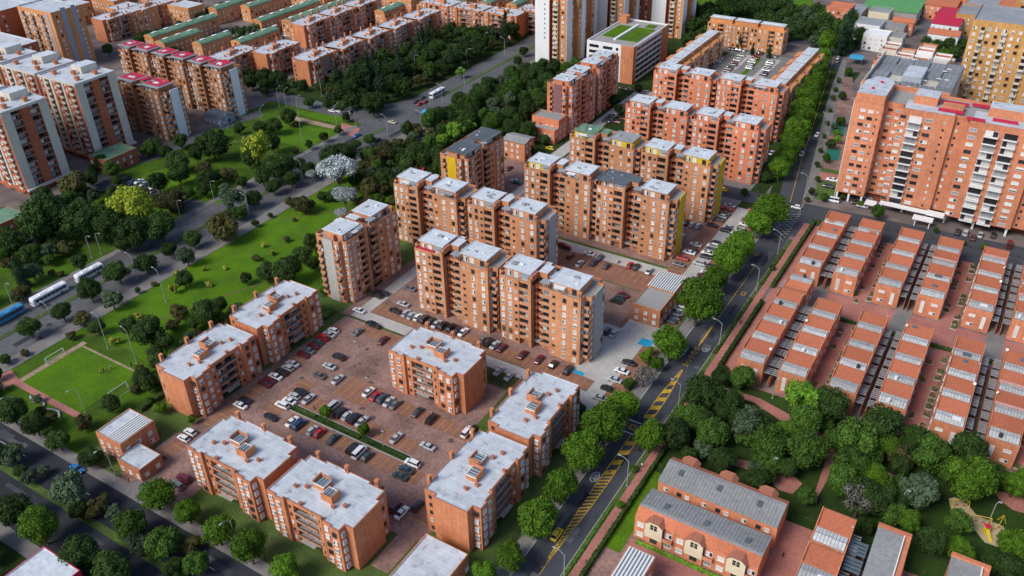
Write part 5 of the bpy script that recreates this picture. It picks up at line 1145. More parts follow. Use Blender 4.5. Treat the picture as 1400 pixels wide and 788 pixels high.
wood('in the wood before the long far row', [(-316, 322), (-300, 305), (-272, 300), (-271, 440), (-310, 436), (-314, 400)], 95, 2.8, 5.6, 'DDDMMGOC', 8, stuff='dense wood before the long far white-roofed row', avoid=[(-300, -280, 395, 415)])
wood('along the far stretch of the avenue', [(-241, 402), (-239.5, 402), (-239.5, 640), (-242, 640)], 16, 2.2, 3.4, 'D', 12, stuff='line of dark trees along the far stretch of the avenue')
wood('behind the crimson-roofed towers', [(-440, 290), (-395, 300), (-330, 300), (-328, 312), (-440, 312)], 26, 3, 5, 'DDMG', 9, stuff='dark trees massed behind the crimson-roofed towers')
wood('behind the inner car court', [(-175, 512), (-176, 580), (-135, 590), (-100, 560), (-104, 526), (-112, 510), (-160, 506)], 62, 3.4, 6.0, 'DDDDMG', 21, stuff='dense dark wood behind the inner car court at the top edge')
wood('right of the white towers', [(-182, 485), (-172, 470), (-172, 560), (-186, 600), (-190, 520)], 22, 4, 7, 'DDDM', 22, stuff='dark wood right of the white and brick towers')
wood('in the gardens of the far estate', [(-470, 300), (-455, 302), (-460, 480), (-500, 480), (-476, 380)], 34, 3, 5, 'DDMG', 23, stuff='dark trees massed in the gardens of the far green-roofed estate')
wood('between the green-roofed rows', [(-430, 345), (-403, 345), (-410, 378), (-430, 375)], 12, 2.5, 4.5, 'DDMG', 24, stuff='dark trees massed between the green-roofed rows')
wood('beyond the white towers', [(-260, 500), (-250, 640), (-200, 640), (-206, 520)], 30, 4, 7, 'DDMG', 25, stuff='far trees massed beyond the white towers at the top edge')
wood('near the striped tower feet', [(-338, 190), (-334, 228), (-322, 232), (-322, 262), (-312, 262), (-312, 232), (-328, 190)], 10, 2.4, 4, 'DMG', 26)
wood('in the left meadow beyond the buses', [(-326, 70), (-273, 70), (-273, 215), (-300, 220), (-326, 200)], 62, 1.8, 4.6, 'DDMGOOD', 41, avoid=[(-325, -285, 195, 225)])
wood('on the slope above the two-stage tower', [(-238, 226), (-224, 222), (-192, 232), (-190, 300), (-238, 300)], 48, 1.8, 4.2, 'DDOOMG', 42)
wood('close behind the left blocks', [(-206, 112), (-190, 104), (-188.5, 168), (-200, 168)], 20, 1.8, 3.6, 'DDOG', 43)
wood('filling the estate park', [(-51, 158), (-20, 160), (-14, 194), (-40, 184), (-52, 188)], 18, 2.2, 4.0, 'DMMG', 44)
wood('right of the curved path', [(-13, 160), (36, 168), (36, 192), (-12, 193)], 30, 2.4, 4.4, 'DDMMR', 45, avoid=[(2, 30, 158, 184)])
wood('on the verges of the near-left roads', [(-240, 82), (-205, 81), (-200, 88), (-240, 88)], 9, 1.6, 2.8, 'DGO', 46)
wood('in the grass before the bottom road', [(-215, 30), (-150, 44), (-150, 52), (-230, 52)], 16, 2.2, 4.0, 'DDM', 47)
wood('along the bottom road median', [(-225, 66.6), (-120, 66.6), (-120, 68), (-225, 68)], 8, 1.6, 3.4, 'GMDO', 48)
# hedges: leafy boxes
def hedge(name, label, x0, x1, y0, y1, h, kind='D', dens=9, z=0.0):
    rr = random.Random(int(x0 * 7 + y0)); m = MB(); m.box(x0 + .12, x1 - .12, y0 + .12, y1 - .12, z, z + h * .85, 0); cx, cy = (x0 + x1) / 2, (y0 + y1) / 2
    n = int((x1 - x0 + y1 - y0) * dens * (.5 + h) + (x1 - x0) * (y1 - y0) * dens)
    for i in range(min(n, 5000)):
        x = rr.uniform(x0, x1); y = rr.uniform(y0, y1); zz = z + h * rr.uniform(.75, 1.05)
        if rr.random() < .45:
            zz = z + rr.uniform(0, h)
            if rr.random() < (x1 - x0) / (x1 - x0 + y1 - y0): y = rr.choice((y0, y1)) + rr.uniform(-.06, .06)
            else: x = rr.choice((x0, x1)) + rr.uniform(-.06, .06)
        p = Vector((x, y, zz)); nn = Vector((rr.gauss(0, .6), rr.gauss(0, .6), 1)).normalized(); u = nn.orthogonal().normalized(); u.rotate(Matrix.Rotation(rr.uniform(0, 6.28), 3, nn)); v = nn.cross(u); s = rr.uniform(.12, .26)
        m.face([p - u * s, p - v * s * .7, p + u * s, p + v * s * .7])
    o = thing('hedge', label, 'hedge', (0, 0, 0), me=m.mesh('hedge', [LM[kind]])); return o
hedge('hedge', 'long clipped hedge along the street walk, near stretch by the grey-roofed terraces', -55.3, -54.3, 104, 160, 1.5)
hedge('hedge', 'long clipped hedge along the street walk beside the lower townhouse block', -55.2, -54.0, 200, 240, 1.6)
hedge('hedge', 'long clipped hedge along the street walk beside the upper townhouse block', -55.0, -53.8, 250, 302, 1.7)
hedge('hedge', 'hedge closing the corner between upper townhouses and the tower road', -53.8, -50.6, 301, 302.6, 1.6)
for xa, xb, q in ((-151.4, -143, 'left'), (-140, -127, 'middle'), (-124, -111.6, 'right')): hedge('hedge', 'planting on the strip in the parking court, %s piece' % q, xa, xb, 122.7, 123.9, .5, 'D', z=.2)
hedge('hedge', 'hedge below the end walls of the upper townhouses', -36, 45, 242.0, 243.4, .9, 'D')
hedge('hedge', 'hedge behind the two left brick blocks, facing the lawn', -188.5, -187, 100, 160, 1.4, 'D')
hedge('hedge', 'hedge beside the lane at the foot of the grey-panelled tower', -178, -172.5, 160.5, 165.5, 1.2, 'M')
hedge('hedge', 'yellow-green garden strip between the two right brick blocks and court', -103.5, -93.5, 142.0, 143.0, .8, 'M')
hedge('hedge', 'flower strip at the foot of the cream-gabled terrace', -48.5, -22, 128.3, 129.2, .8, 'L')
hedge('hedge', 'low garden strip left of the hatched junction', -71.8, -70.2, 240, 262, .8, 'D')
hedge('hedge', 'low planting in the street verge, nearest stretch', -58.8, -57.9, 100, 136, .5, 'M')
hedge('hedge', 'low planting in the street verge beside the park', -58.9, -57.8, 168, 196, .7, 'D')
hedge('hedge', 'low planting in the street verge beside the lower townhouses', -58.9, -57.8, 206, 240, .7, 'D')
hedge('hedge', 'low planting in the street verge beside the upper townhouses', -58.9, -57.8, 250, 276, .7, 'M')
hedge('hedge', 'dark hedge along the park edge behind the grey-roofed terraces', -54, -20, 153.6, 154.6, .9, 'D')
rg = random.Random(77)
for ci, x in enumerate((-29.4, -3.3, 23.4)):                     # little gardens in the winding brick walks
    for (ya, yb, nm) in ((200, 240, 'lower'), (256, 298, 'upper')):
        m = MB(); y = ya
        while y < yb:
            s = rg.choice((-1, 1)); cx = x + 2.7 + s * 1.7
            for q in range(26):
                p = Vector((cx + rg.uniform(-.7, .7), y + rg.uniform(-1.1, 1.1), rg.uniform(.1, .8))); nn = Vector((rg.gauss(0, .6), rg.gauss(0, .6), 1)).normalized(); u = nn.orthogonal().normalized(); v = nn.cross(u); sz = rg.uniform(.15, .32)
                m.face([p - u * sz, p - v * sz, p + u * sz, p + v * sz], 0)
            m.box(cx - .9, cx + .9, y - 1.25, y - 1.1, 0, .35, 1); m.box(cx - s * .9 - .07, cx - s * .9 + .07, y - 1.1, y + 1.0, 0, .35, 1); y += rg.uniform(2.4, 3.6)
        thing('garden_bed', 'little planted beds in the %s winding brick walk, %s from the street' % (nm, ORD[ci]), 'garden bed', me=m.mesh('garden_bed', [LM['M'], LANE]))
# ================================================================ VEHICLES
PAINT = mat('car_paint', (1, 1, 1), .32, 0, spec=.6, ocol=True)
PAINT.node_tree.nodes['Principled BSDF'].inputs['Coat Weight'].default_value = .6
MT['paint'] = PAINT
MT['cglass'] = mat('car_glass', (.02, .025, .03), .08, 0, spec=.9)
MT['headl'] = mat('headlight_lens', (.75, .76, .74), .2, 0, spec=.8); MT['taill'] = mat('taillight_lens', (.40, .01, .01), .3, 0)
MT['rim'] = mat('alloy_rim', (.42, .43, .44), .35, 0, metal=.7)
CC = {'w': ('white', (.72, .73, .73)), 's': ('silver', (.42, .44, .45)), 'g': ('grey', (.13, .145, .155)), 'k': ('black', (.014, .015, .018)), 'r': ('red', (.42, .012, .025)), 'm': ('maroon', (.12, .008, .018)), 'n': ('navy blue', (.012, .04, .11)), 't': ('dark teal-grey', (.035, .065, .075)), 'y': ('yellow', (.85, .60, .03)), 'b': ('blue', (.02, .16, .42)), 'c': ('cream', (.52, .47, .34)), 'o': ('olive-grey', (.10, .095, .075))}
def loft(m, st, mi):
    """st: list of rings (same length); joins them and closes the ends"""
    n = len(st[0])
    for a, b in zip(st, st[1:]):
        for i in range(n): m.face([a[i], a[(i + 1) % n], b[(i + 1) % n], b[i]], mi)
    m.face(list(reversed(st[0])), mi); m.face(st[-1], mi)
def car_parts(typ):
    k = ('car', typ)
    if k in _wc: return _wc[k]
    spec = {'hatch': dict(L=3.9, W=1.68, prof=[(-1.95, .62, .60), (-1.85, .90, .66), (-.95, .98, .84 - .02), (.0, .98, .84), (1.35, .98, .84), (1.85, .92, .78), (1.95, .75, .60)], cab=(-1.15, -.45, 1.25, 1.78, 1.47)),
            'sedan': dict(L=4.5, W=1.74, prof=[(-2.25, .60, .60), (-2.1, .84, .66), (-1.1, .94, .84), (.2, .94, .84), (1.35, .94, .84), (2.1, .92, .74), (2.25, .75, .60)], cab=(-1.2, -.35, .85, 1.6, 1.42)),
            'suv': dict(L=4.5, W=1.82, prof=[(-2.25, .75, .62), (-2.1, 1.02, .70), (-1.15, 1.10, .88), (.2, 1.10, .88), (1.6, 1.10, .88), (2.15, 1.05, .82), (2.25, .8, .62)], cab=(-1.35, -.6, 1.75, 2.12, 1.72)),
            'van': dict(L=4.9, W=1.9, prof=[(-2.45, .8, .66), (-2.3, 1.15, .74), (-1.7, 1.2, .9), (.2, 1.2, .92), (1.9, 1.2, .92), (2.4, 1.15, .88), (2.45, .9, .66)], cab=(-2.0, -1.3, 2.2, 2.4, 2.0))}[typ]
    W = spec['W'] / 2; m = MB(); rings = []
    for x, z, _ in spec['prof']:
        hw = W * (.86 if abs(x) > spec['L'] / 2 - .05 else .97 if abs(x) > spec['L'] / 2 - .3 else 1)
        rings.append([(x, -hw * .94, .26), (x, -hw, .5), (x, -hw * .97, z * .8), (x, -hw * .84, z), (x, hw * .84, z), (x, hw * .97, z * .8), (x, hw, .5), (x, hw * .94, .26)][::-1])
    loft(m, rings, 0)
    xa, xb, xc, xd, zr = spec['cab']; zs = spec['prof'][3][1] - .02
    m.box(xb, xc, -W * .70, W * .70, zr - .05, zr, 0)                                      # roof panel
    for y in (-1, 1):
        for xx in (xb, (xb + xc) / 2, xc - .06):
            m.face([(xx if xx != xb else xa, y * W * .845, zs), (xx + .07 if xx != xb else xa + .1, y * W * .845, zs), (xx + .07, y * W * .71, zr - .03), (xx, y * W * .71, zr - .03)][::(1 if y < 0 else -1)], 0)
        m.box(-W * .9 * 0 + xa + .15, xa + .33, y * W * 1.0 - .09, y * W * 1.0 + .09, zs - .02, zs + .14, 0)      # mirrors
    body = m.mesh('body', ['paint'])
    g = MB(); wb, wt = W * .83, W * .69
    A = [(xa, -wb, zs), (xd, -wb, zs), (xd, wb, zs), (xa, wb, zs)]; B = [(xb, -wt, zr - .05), (xc, -wt, zr - .05), (xc, wt, zr - .05), (xb, wt, zr - .05)]
    for i in range(4): j = (i + 1) % 4; g.face([A[i], A[j], B[j], B[i]], 0)
    glass = g.mesh('windows', ['cglass'])
    wh = MB(); wh.tube((0, -.11, 0), (0, .11, 0), .31, n=12, mi=0); wh.tube((0, -.125, 0), (0, .125, 0), .19, n=8, mi=1); wheel = wh.mesh('wheel', ['blackm', 'rim'])
    hl = MB().box(-.04, .10, -.18, .18, 0, .15, 0).mesh('headlight', ['headl']); tl = MB().box(-.10, .04, -.14, .14, 0, .18, 0).mesh('taillight', ['taill'])
    L2 = spec['L'] / 2; zz = spec['prof'][1][1] * .72
    P_ = [('body', body, (0, 0, 0)), ('windows', glass, (0, 0, 0))] + [('wheel', wheel, (sx * L2 * .62, sy * (W - .1), .31)) for sx in (-1, 1) for sy in (-1, 1)] + \
         [('headlight', hl, (-L2 - .0, s * W * .62, zz - .05)) for s in (-1, 1)] + [('taillight', tl, (L2 - .02, s * W * .66, zz)) for s in (-1, 1)]
    _wc[k] = P_; return P_
def car(x, y, z, col, typ, rz, label, grp, cat='car'):
    r = thing({'suv': 'parked_suv', 'van': 'parked_van'}.get(typ, 'parked_car'), label, cat, (x, y, z), rz, grp)
    for nm, me, lo in car_parts(typ):
        o = obj(nm, me, r, lo)
        if nm == 'body': o.color = (*CC[col][1], 1)
    return r
rc = random.Random(17); CARS = []
TY = {'h': 'hatch', 'e': 'sedan', 'u': 'suv', 'v': 'van'}; TYN = {'hatch': 'hatchback', 'sedan': 'saloon car', 'suv': 'off-road car', 'van': 'van'}
def carset(where, ox, oy, s, txt, z=.10, grp=None):
    L = []
    for t in txt.split(';'):
        a = t.strip().split(',')
        if len(a) < 4: continue
        p = at(ox + float(a[0]) / s, oy + float(a[1]) / s, .7); ty = TY[a[4]] if len(a) > 4 else rc.choice(['hatch', 'sedan', 'hatch', 'suv', 'sedan'])
        L.append((float(a[0]), p, a[2], a[3], ty))
    D = {}
    for q in L: D.setdefault((q[2], q[4]), []).append(q)
    for (c, ty), qs in D.items():
        qs.sort(key=lambda q: q[0])
        for i, q in enumerate(qs):
            rz = {'X': 0, 'x': math.pi, 'Y': -R90, 'y': R90}[q[3]]
            lb = '%s %s %s%s' % (CC[c][0], TYN[ty], where, ', %s from left' % ORD[i] if len(qs) > 1 else '')
            car(q[1].x, q[1].y, z, c, ty, rz + rc.uniform(-.03, .03), lb, grp or 'cars ' + where)
carset('parked against the left brick blocks', 350, 400, 3.94, '45,492,m,X,e;72,474,m,X,h;105,452,w,X,e;138,430,k,X,u;172,407,s,X,h;198,383,s,X,e;252,335,m,X,e;282,312,g,X,e;308,290,m,X,h;333,268,t,X,h;360,243,r,X,u;393,226,s,X,e;417,205,w,X,h')
carset('parked on the upper side of the brick court', 350, 400, 3.94, '548,213,g,Y,e;685,258,m,Y,e;447,347,k,X,u;395,398,s,X,e;340,447,o,X,e;440,468,s,Y,e;640,178,k,X,e;622,168,k,X,h')
carset('parked in the row below the free-standing block', 350, 400, 3.94, '606,536,w,Y,e;645,557,r,Y,e;682,572,t,Y,u;716,588,s,Y,e;752,602,g,Y,e;870,645,t,Y,e;945,682,k,Y,u;1137,752,w,Y,u;1166,742,k,Y,h')
carset('parked in the left part of the brick court', 350, 400, 3.94, '240,533,k,X,e;207,558,s,X,h;180,585,w,X,e;142,608,w,X,u;283,573,s,Y,e;78,670,k,X,e;195,695,w,Y,e;232,713,n,Y,u;302,743,s,Y,h;342,757,r,Y,h')
carset('parked above the planted strip of the court', 350, 400, 3.94, '415,615,s,Y,v;455,648,k,Y,u;490,665,s,Y,h;530,680,k,Y,u;570,695,s,Y,e')
carset('parked below the planted strip of the court', 350, 588, 3.94, '415,48,t,Y,e;520,100,k,Y,u;556,122,w,Y,v;598,143,t,Y,h;755,42,s,Y,e;925,88,s,X,e;843,180,w,X,u;808,213,t,X,e;776,248,t,X,e;785,445,w,Y,e;748,415,m,Y,h;868,410,k,Y,h')
carset('parked by the gatehouse end of the court', 0, 588, 3.94, '1025,12,w,X,h;990,45,w,X,h;990,262,m,X,u;952,300,g,X,u')
carset('parked by the corner of the nearest left block', 0, 400, 3.94, '1295,608,w,X,e;1320,582,k,X,h')
carset('parked below the near tower row, left part', 350, 400, 3.94, '793,62,s,X,e;750,98,k,X,e;808,112,s,Y,h;838,125,s,Y,h;872,133,w,Y,h;908,145,k,Y,u;943,155,k,Y,h;972,170,s,Y,e;1008,180,k,Y,u;1052,192,k,Y,u;1085,203,k,Y,e;1117,213,w,Y,e')
carset('parked below the near tower row, middle', 350, 400, 3.94, '1222,255,g,Y,e;1253,270,k,Y,u;1287,283,s,Y,e;1325,297,m,Y,e;1307,423,s,Y,e;1365,450,s,Y,e')
carset('parked below the near tower row, right part', 700, 400, 3.94, '57,335,m,Y,e;147,360,m,Y,e;223,387,k,Y,h;302,418,k,Y,u')
carset('near the left end of the concrete lane', 350, 400, 3.94, '555,97,w,X,e;652,16,k,X,u;690,4,t,X,h;668,2,k,X,h')
carset('parked along the strip by the blue bay', 700, 400, 3.94, '630,378,k,X,e;592,423,w,X,e;553,470,s,X,e;512,517,k,X,h;472,567,s,X,e;512,208,t,Y,h;550,220,s,Y,e;558,45,k,X,e;578,28,t,X,h;596,12,m,X,e')
carset('before the yellow-ended tower row, left part', 700, 200, 3.94, '262,535,m,X,u;290,545,m,X,h;315,592,m,Y,h;415,578,w,X,e;365,632,s,Y,e;440,628,n,Y,u;475,600,t,Y,h;507,646,t,Y,h')
carset('before the yellow-ended tower row, right part', 700, 200, 3.94, '635,642,r,Y,h;670,650,k,Y,h;740,672,s,Y,e;900,637,g,X,e;920,603,r,X,e;955,572,w,X,e;972,560,k,X,h;990,530,s,X,e;915,487,s,Y,h')
carset('parked beside the yellow-ended towers on the far side', 700, 200, 3.94, '1172,320,s,X,e;1156,336,r,X,e;1145,362,t,X,e;1130,378,s,X,h;1112,393,t,X,e;1078,425,k,X,e;938,412,k,Y,h;970,422,s,Y,h;1002,430,s,Y,h')
carset('parked along the street side of the concrete lane', 700, 200, 3.94, '1300,345,r,X,h;1265,396,m,X,h;1255,422,w,X,e;1228,452,s,X,u;1208,468,w,X,e;1135,558,s,X,e;1095,603,k,X,e;1070,648,k,X,h;1045,682,w,X,h;1028,696,m,X,h')
carset('driving on the lane behind the third tower row', 700, 200, 3.94, '205,12,y,X,h')
carset('driving between the fourth and fifth tower rows', 700, 200, 3.94, '1133,233,y,X,h')
carset('parked beside the dark-roofed tower', 590, 160, 7.36, '780,515,m,Y,e;845,645,s,X,e;860,660,t,X,e')
carset('parked beside the short lane of red towers', 740, 110, 3.889, '425,133,t,X,h;430,148,t,X,h;375,190,t,X,e;360,203,k,X,e;345,217,t,X,e;400,220,m,X,e;440,205,m,X,h;470,115,g,X,h;1210,330,k,Y,h;1225,385,w,Y,e;1200,378,m,Y,e;1190,322,n,Y,h')
carset('parked before the green-roofed office', 720, 0, 5.833, '765,705,k,X,h;815,715,g,X,h;885,725,t,X,e;915,735,w,X,e;950,735,s,Y,e')
carset('in the left rank of the inner car court', 860, 0, 4.375, '530,316,k,X;545,338,s,X;537,350,w,X;528,366,w,X;495,402,g,X;478,398,t,X;490,390,k,X')
carset('in the centre-left rank of the inner car court', 860, 0, 4.375, '670,333,s,X;655,347,g,X;645,360,s,X;632,376,m,X;622,388,k,X;605,402,g,X;596,414,k,X;587,426,m,X')
carset('in the centre-right rank of the inner car court', 860, 0, 4.375, '755,340,r,X;750,350,m,X;740,358,s,X;733,372,w,X;727,385,k,X;722,397,s,X;716,408,w,X')
carset('in the right rank of the inner car court', 860, 0, 4.375, '850,364,s,X;843,376,w,X;835,388,s,X;828,402,g,X;818,420,w,X;812,434,t,X;803,446,k,X')
carset('across the far end of the inner car court', 860, 0, 4.375, '605,290,k,Y;625,293,g,Y;648,298,k,Y;668,300,g,Y;690,301,w,Y;775,318,k,Y;793,320,k,Y;840,326,w,Y;880,337,s,Y')
carset('on the far street', 1050, 0, 3.94, '265,727,w,y,h;865,67,w,y,h;385,290,g,Y,e;378,312,s,Y,h;376,332,k,Y,h;392,270,s,Y,h;398,255,k,Y,e')
carset('at the hatched junction of the street', 1050, 200, 3.94, '182,42,w,y,h;118,318,k,X,e;152,328,w,X,h')
carset('by the foot of the orange tower', 1050, 200, 3.94, '345,180,w,X,e;325,215,k,X,e;350,292,w,X,v;510,322,s,X,e;540,277,s,X,h;475,305,k,X,h;1022,462,k,Y,e;1065,467,s,Y,u;1105,492,m,Y,e;1145,477,s,Y,e;1300,532,m,Y,v;1215,480,k,Y,h')
carset('in the bay before the striped towers', 0, 200, 3.94, '678,176,k,y,u;714,194,n,y,e;750,190,w,y,e;776,204,s,y,e;803,240,w,X,u;540,237,k,X,h')
carset('waiting near the upper junction', 350, 0, 3.94, '410,597,w,X,e;452,602,w,X,h;495,607,s,X,h;735,658,c,X,e;545,728,b,Y,e;862,548,k,Y,e;895,528,k,Y,e;882,560,r,Y,h;912,548,r,Y,h;470,612,g,X,u;655,755,k,Y,h')
carset('on the avenue', 260, 130, 3.94, '597,372,w,Y,e')
carset('driving on the street, with a light roof sign', 700, 588, 3.94, '240,562,y,Y,h')
carset('driving on the dark bottom road', 0, 588, 3.94, '415,208,b,x,e')
carset('parked among the far green-roofed rows', 130, 0, 5.185, '690,95,w,X;710,100,w,X;770,110,g,X;955,270,w,X;940,262,s,X;880,235,k,X;900,240,g,X;1215,210,s,X;1300,240,g,X;1320,245,k,X;1350,250,w,X;1385,250,g,X;1290,285,k,X;1240,215,k,X;850,240,t,X;1330,180,k,X')
carset('parked between the far white-roofed rows', 380, 0, 3.889, '90,270,k,X;105,273,k,X;120,275,g,X;30,180,k,X;15,200,g,X;40,215,k,X;330,200,s,X;240,235,w,X;350,195,m,X')
def fillrow(where, x, y, dx, dy, n, rz, seed, p=.8):
    rr = random.Random(seed); D = {}
    for i in range(n):
        if rr.random() > p: continue
        D.setdefault((rr.choice('wwsssgggkkkmrtn'), rr.choice(['hatch', 'sedan', 'sedan', 'suv'])), []).append((x + dx * i, y + dy * i))
    for (c, ty), qs in D.items():
        for i, q in enumerate(qs): car(q[0], q[1], .10, c, ty, rz + rr.uniform(-.03, .03), '%s %s %s%s' % (CC[c][0], TYN[ty], where, ', %s from near end' % ORD[i] if len(qs) > 1 else ''), 'cars ' + where)
fillrow('kerbside between the pavilion and blue bay', -76, 214.5, 0, 2.6, 9, 0, 1)
fillrow('between tower rows three and four', -160, 270, 3.0, 0, 22, R90, 2, .6)
fillrow('in the bays before the fifth tower row', -150, 311, 3.0, 0, 19, R90, 3, .55)
fillrow('at the foot of the second tower row', -158, 207, 3.0, 0, 22, R90, 4, .55)
fillrow('in bays left of the near tower row', -159.5, 172, 0, 2.7, 8, 0, 5, .6)
fillrow('at the street end of tower row five', -81.5, 330, 0, 2.8, 7, 0, 6, .7)
fillrow('at the street end of tower row four', -81, 252, 0, 2.7, 12, 0, 7, .55)
# buses
def bus(px, py, L, col, name, label, rz, stripe=None):
    p = at(px, py, 1.6); r = thing(name, label, 'bus', (p.x, p.y, .04), rz, 'buses on the avenue'); W = 1.27
    m = MB(); rings = []
    for x, hw, zt in ((-L / 2, .82, 2.5), (-L / 2 + .18, .95, 2.95), (-L / 2 + .6, 1, 3.1), (L / 2 - .3, 1, 3.1), (L / 2, .95, 2.9)):
        w_ = W * hw; rings.append([(x, -w_, .35), (x, -w_, zt - .3), (x, -w_ * .88, zt), (x, w_ * .88, zt), (x, w_, zt - .3), (x, w_, .35)][::-1])
    loft(m, rings, 0); m.box(-L * .25, -L * .05, -.7, .7, 3.1, 3.32, 0); m.box(L * .12, L * .3, -.7, .7, 3.1, 3.3, 0)
    o = obj('body', m.mesh('body', ['paint']), r); o.color = (*col, 1)
    for s in (-1, 1):
        g = MB(); n = int(L / 1.5); a = -L / 2 + .9
        for i in range(n):
            x0 = a + i * (L - 1.5) / n; g.box(x0, x0 + (L - 1.5) / n - .1, min(s * W, s * (W + .02)), max(s * W, s * (W + .02)), 1.5, 2.55, 0, bottom=True)
        obj('side_windows', g.mesh('side_windows', ['cglass']), r)
        if stripe: obj('stripe', MB().box(-L / 2 + .7, L / 2 - .3, min(s * W, s * (W + .015)), max(s * W, s * (W + .015)), .9, 1.2, 0, bottom=True).mesh('stripe', [stripe]), r)
    ws = MB(); ws.face([(-L / 2 - .02, 1.0, 1.3), (-L / 2 - .02, -1.0, 1.3), (-L / 2 + .10, -1.05, 2.6), (-L / 2 + .10, 1.05, 2.6)], 0); ws.face([(L / 2 + .02, -1, 1.6), (L / 2 + .02, 1, 1.6), (L / 2 + .02, 1, 2.5), (L / 2 + .02, -1, 2.5)], 0)
    obj('windscreen', ws.mesh('windscreen', ['cglass']), r)
    wh = MB(); wh.tube((0, -.15, 0), (0, .15, 0), .48, n=14); wh.tube((0, -.17, 0), (0, .17, 0), .28, n=8, mi=1); wm = wh.mesh('wheel', ['blackm', 'rim'])
    for x in (-L / 2 + 2.2, L / 2 - 2.8):
        for s in (-1, 1): obj('wheel', wm, r, (x, s * (W - .12), .48))
bus(67, 402, 13.0, (.74, .75, .76), 'white_coach', 'large white coach with dark window band on the avenue, ahead of the smaller coach', R90)
bus(122, 373, 10.5, (.72, .74, .74), 'white_coach', 'smaller white coach with green stripe half behind a round tree on the avenue', R90, 'roofgreen')
bus(8, 432, 12.0, (.02, .22, .42), 'blue_bus', 'bright blue bus cut by the left edge of the photo on the avenue', R90)
bus(598, 127, 11.5, (.72, .74, .72), 'white_bus', 'white bus with green stripe waiting behind cars at the upper junction', -R90, 'roofgreen')
# ================================================================ STREET FURNITURE
MT['pole'] = mat('pale_concrete_pole', (.33, .33, .32), .7, .05)
def lamp_meshes(h, arm):
    k = ('lamp', h, arm)
    if k not in _wc:
        m = MB(); m.tube((0, 0, -.1), (0, 0, h - 1.0), .13, .08, 7); m.tube((0, 0, h - 1.0), (arm * .55, 0, h - .15), .07, .06, 6); m.tube((arm * .55, 0, h - .15), (arm, 0, h), .06, .05, 6); m.box(-.22, .22, -.22, .22, 0, .25, 0)
        hd = MB(); hd.box(arm - .25, arm + .55, -.17, .17, h - .06, h + .10, 0, bottom=True); hd.box(arm - .15, arm + .45, -.12, .12, h - .12, h - .06, 1, bottom=True)
        _wc[k] = (m.mesh('pole', ['pole']), hd.mesh('lamp_head', ['pole', 'headl']))
    return _wc[k]
def lampset(where, txt, h=9.0, arm=2.0):
    L = sorted([tuple(float(v) for v in t.split(',')) for t in txt.split(';')], key=lambda q: q[0])
    for i, q in enumerate(L):
        p = at(q[0], q[1], 0); rz = math.radians(q[2]); pm, hm = lamp_meshes(h, arm)
        r = thing('street_lamp', 'pale street lamp %s%s' % (where, ', %s from left' % ORD[i] if len(L) > 1 else ''), 'street lamp', (p.x, p.y, 0), rz, 'street lamps ' + where)
        obj('pole', pm, r); obj('lamp_head', hm, r)
lampset('on the right verge of the street', '983,474,180;927,559,180;857,665,180;771,794,180;1034,398,180;1063,348,180;1100,268,180', 9.5, 2.4)
lampset('in the estate park', '1052,655,0;1229,700,0;1351,716,0;1056,545,0;1052,641,90;932,588,0;1181,597,90', 7.5, .5)
lampset('along the dark bottom road', '156,647,-90;324,745,-90;29,574,-90;117,564,-90', 9.5, 2.4)
lampset('with tall floodlights beside the football pitch', '148,477,180;187,497,180;227,413,180', 13, 2.0)
lampset('on the lower avenue', '75,449,180;188,380,180;139,348,0;18,418,0;341,295,180;293,275,0;248,302,0;126,352,0', 9.5, 2.4)
lampset('on the middle avenue', '414,247,180;369,225,0;530,184,180;487,174,-90;577,178,180;413,192,90;408,158,90;460,169,90;312,176,90;359,172,90;487,262,180', 9.5, 2.4)
lampset('on the upper avenue', '544,94,0;568,99,0;635,119,180;639,90,0;663,67,0;605,142,180;690,75,180;440,132,90;382,146,90;392,148,90;588,150,90', 10, 2.2)
lampset('in the brick parking court', '486,488,0;502,538,0;524,612,0;489,475,0', 6, .4)
lampset('on the far street', '1119,58,0;1156,60,180;1098,120,0;1076,210,0;1128,180,180;1060,300,180', 9, 2)
